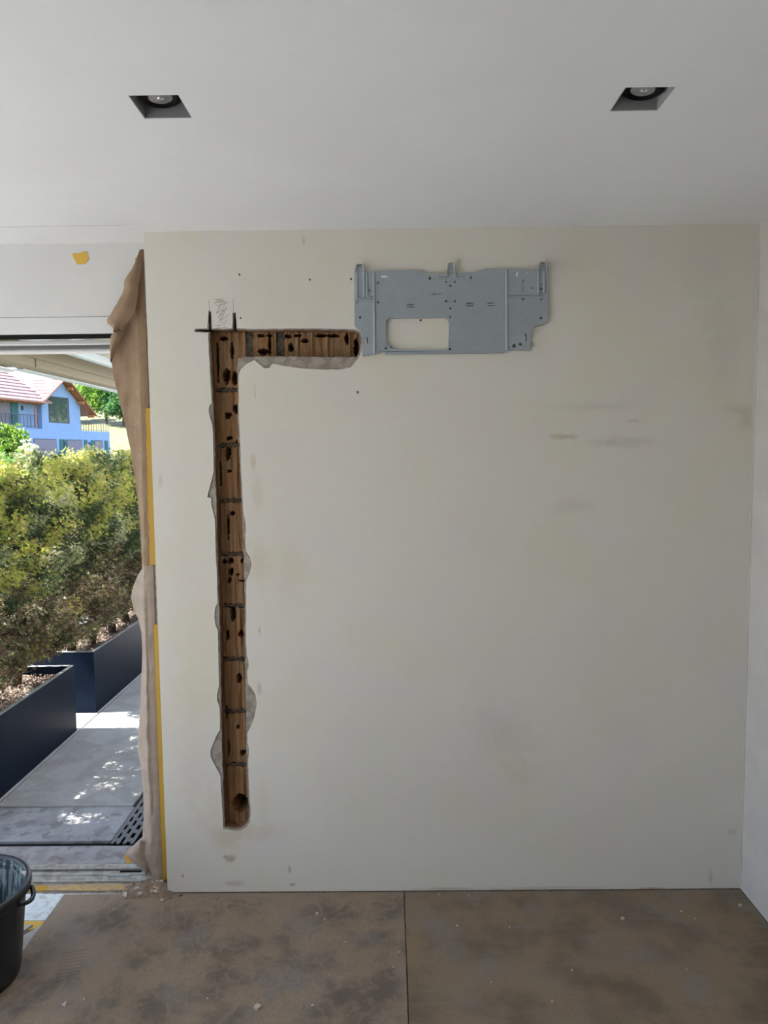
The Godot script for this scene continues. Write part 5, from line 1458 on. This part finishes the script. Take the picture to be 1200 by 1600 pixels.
func planter(label: String, z0: float, z1: float) -> void:
	var x0 := -2.27
	var x1 := -1.88
	var zc := (z0 + z1) / 2
	var t := thing("planter_box", label, "planter", Vector3((x0 + x1) / 2, -0.006, zc), "dark steel planters on the terrace")
	var a := (x1 - x0) / 2
	var l := (z1 - z0) / 2
	var h := 0.395
	part(t, "side_panel", MB.new().bx(a - 0.004, 0, -l, a, h, l), M.planter)
	part(t, "side_panel", MB.new().bx(-a, 0, -l, -a + 0.004, h, l), M.planter)
	part(t, "end_panel", MB.new().bx(-a + 0.004, 0, l - 0.004, a - 0.004, h, l), M.planter)
	part(t, "end_panel", MB.new().bx(-a + 0.004, 0, -l, a - 0.004, h, -l + 0.004), M.planter)
	var r := MB.new()
	r.bx(a - 0.022, h, -l, a + 0.001, h + 0.004, l, 0.001)
	r.bx(-a - 0.001, h, -l, -a + 0.022, h + 0.004, l, 0.001)
	r.bx(-a + 0.022, h, l - 0.022, a - 0.022, h + 0.004, l + 0.001, 0.001)
	r.bx(-a + 0.022, h, -l - 0.001, a - 0.022, h + 0.004, -l + 0.022, 0.001)
	part(t, "rim", r, M.rim)
	var n := noise(801, 6.0, 4)
	var rows := []
	var R := 60
	for i in R + 1:
		var row := PackedVector3Array()
		for j in 17:
			var x := lerpf(-a + 0.004, a - 0.004, j / 16.0)
			var z := lerpf(-l + 0.004, l - 0.004, float(i) / R)
			row.append(Vector3(x, 0.335 + 0.03 * n.get_noise_2d(x, z + zc), z))
		rows.append(row)
	part(t, "soil", MB.new().grid(rows, true), M.soil)
	var rr := RandomNumberGenerator.new()
	rr.seed = int(absf(z0) * 100)
	var xf := []
	var cl := []
	for k in 2600:
		xf.append(Transform3D(rand_basis(rr, rr.randf_range(0.004, 0.013)), Vector3(rr.randf_range(-a + 0.02, a - 0.02), 0.338 + rr.randf() * 0.016, rr.randf_range(-l + 0.02, l - 0.02))))
		cl.append(Color(0.36, 0.28, 0.22).lerp(Color(0.12, 0.08, 0.06), rr.randf()))
	var bm := MB.new().box(Vector3.ZERO, Vector3(1.0, 0.3, 0.6))
	var bmat := mat(Color.WHITE, 0.95)
	bmat.vertex_color_use_as_albedo = true
	scatter(t, "bark_mulch", bm.mesh(bmat), xf, cl)


func conifer(label: String, at: Vector3, h: float, w: float, twig: ArrayMesh, sd: int) -> void:
	var t := thing("conifer_shrub", label, "conifer", at, "conifers in the planters")
	var rr := RandomNumberGenerator.new()
	rr.seed = sd
	var trunk := []
	var lean := Vector3(rr.randf_range(-0.06, 0.06), 0, rr.randf_range(-0.06, 0.06))
	for k in 7:
		var s := k / 6.0
		var bend := 0.05 * sin(s * 7.0 + sd) * (1.0 - s)
		trunk.append(Vector3(lean.x * s + bend + rr.randf_range(-0.012, 0.012), -0.02 + s * h * 0.92, lean.z * s + bend * 0.8 + rr.randf_range(-0.012, 0.012)))
	part(t, "trunk", MB.new().tube(trunk, 0.031, 0.006, 8), M.bark)
	var br := MB.new()
	var xf := []
	var cl := []
	var greens := [Color(0.17, 0.23, 0.10), Color(0.25, 0.31, 0.12), Color(0.08, 0.12, 0.06), Color(0.36, 0.39, 0.17), Color(0.28, 0.32, 0.23), Color(0.55, 0.55, 0.40)]
	var gold := [Color(0.52, 0.53, 0.14), Color(0.42, 0.48, 0.12), Color(0.60, 0.52, 0.22)]
	var brown := [Color(0.24, 0.17, 0.12), Color(0.16, 0.11, 0.08), Color(0.36, 0.29, 0.23)]
	var gap_shade := [Color(0.07, 0.10, 0.05), Color(0.10, 0.14, 0.06), Color(0.05, 0.075, 0.045)]  # dark tones painted for the shaded gaps among the branches
	var pale_highlight := [Color(0.50, 0.52, 0.40), Color(0.36, 0.40, 0.28), Color(0.60, 0.58, 0.46)]  # pale tones painted for the bright highlights on the branches
	for k in 94:
		var s := pow(rr.randf(), 0.9) if k < 86 else rr.randf() * 0.14
		var hb := lerpf(0.06, 0.93, s) * h
		var a := rr.randf() * TAU
		var out := w * (0.45 + 0.75 * sin(PI * clampf(0.2 + s * 0.72, 0, 1))) * rr.randf_range(0.6, 1.05)
		var base := Vector3(lean.x * s, hb, lean.z * s)
		var d := Vector3(cos(a), rr.randf_range(0.35, 1.0), sin(a))
		var tip := base + Vector3(cos(a) * out, minf(d.y * out, h * 1.02 - hb + rr.randf_range(-0.05, 0.03)), sin(a) * out)
		var mid := base.lerp(tip, 0.5) + Vector3(0, -0.03, 0)
		br.tube([base, mid, tip], 0.006, 0.0015, 4, false)
		var kind := rr.randf()
		var low := hb < h * 0.36
		var young := rr.randf() < (0.55 if hb > h * 0.62 else 0.12)
		for q in 150:
			var u := lerpf(0.25, 1.0, sqrt(rr.randf()))
			var p := base.lerp(mid, u * 2.0) if u < 0.5 else mid.lerp(tip, u * 2.0 - 1.0)
			p += Vector3(rr.randfn(), rr.randfn() * 0.8, rr.randfn()) * 0.026
			xf.append(Transform3D(rand_basis(rr, rr.randf_range(0.012, 0.026), (tip - base).normalized() + Vector3(0, 0.4, 0)), p))
			var c: Color
			if low and rr.randf() < 0.7:
				c = brown[rr.randi() % 3]
			elif young and u > 0.55:
				c = gold[rr.randi() % 3]
			elif kind < 0.4:
				c = gap_shade[rr.randi() % 3]
			elif kind > 0.85:
				c = pale_highlight[rr.randi() % 3]
			else:
				c = greens[rr.randi() % greens.size()]
			cl.append(c * rr.randf_range(0.8, 1.2))
	part(t, "branches", br, M.bark)
	scatter(t, "foliage", twig, xf, cl)


# ---------------------------------------------------------------- pergola over the terrace
func build_pergola() -> void:
	var t := thing("pergola", "beige and white pergola frame with awning above the terrace", "pergola", Vector3(-2.5, -0.031, -2.5))
	var o := t.position
	var b := func(called: String, x0: float, y0: float, z0: float, x1: float, y1: float, z1: float, m: Material, be := 0.004) -> void:
		part(t, called, MB.new().bx(x0 - o.x, y0 - o.y, z0 - o.z, x1 - o.x, y1 - o.y, z1 - o.z, be), m)
	b.call("side_beam", -2.62, 2.325, -7.2, -2.50, 2.46, -0.5, M.beam)
	b.call("beam_cap", -2.66, 2.262, -7.2, -2.501, 2.324, -2.66, M.beam)
	b.call("beam_cap", -2.72, 2.262, -2.64, -2.501, 2.324, -0.5, M.beam)
	b.call("trim", -2.685, 2.248, -7.2, -2.60, 2.2615, -2.68, M.rafter)
	b.call("trim", -2.70, 2.230, -2.66, -2.66, 2.2475, -0.5, M.rafter)
	b.call("rafter", -2.235, 2.335, -6.0, -2.18, 2.395, -0.4, M.rafter)
	b.call("rafter", -2.13, 2.40, -6.0, -2.09, 2.43, -0.4, M.rafter)
	b.call("rafter", -1.55, 2.36, -6.0, -1.50, 2.42, -0.4, M.rafter)
	b.call("wall_bracket", -2.20, 2.345, -3.45, -2.10, 2.40, -3.36, M.rail)
	b.call("awning", -2.50, 2.462, -6.0, -1.62, 2.466, -0.4, M.fabric, 0.0)
	b.call("cross_beam", -2.5, 2.33, -6.1, -1.2, 2.43, -6.0, M.beam)
	for z in [-0.62, -7.1]:
		b.call("post", -2.61, -0.0, z - 0.05, -2.51, 2.325, z + 0.05, M.beam)
	b.call("wall_plate", -2.7, 2.33, -0.48, -1.09, 2.46, -0.405, M.rafter)
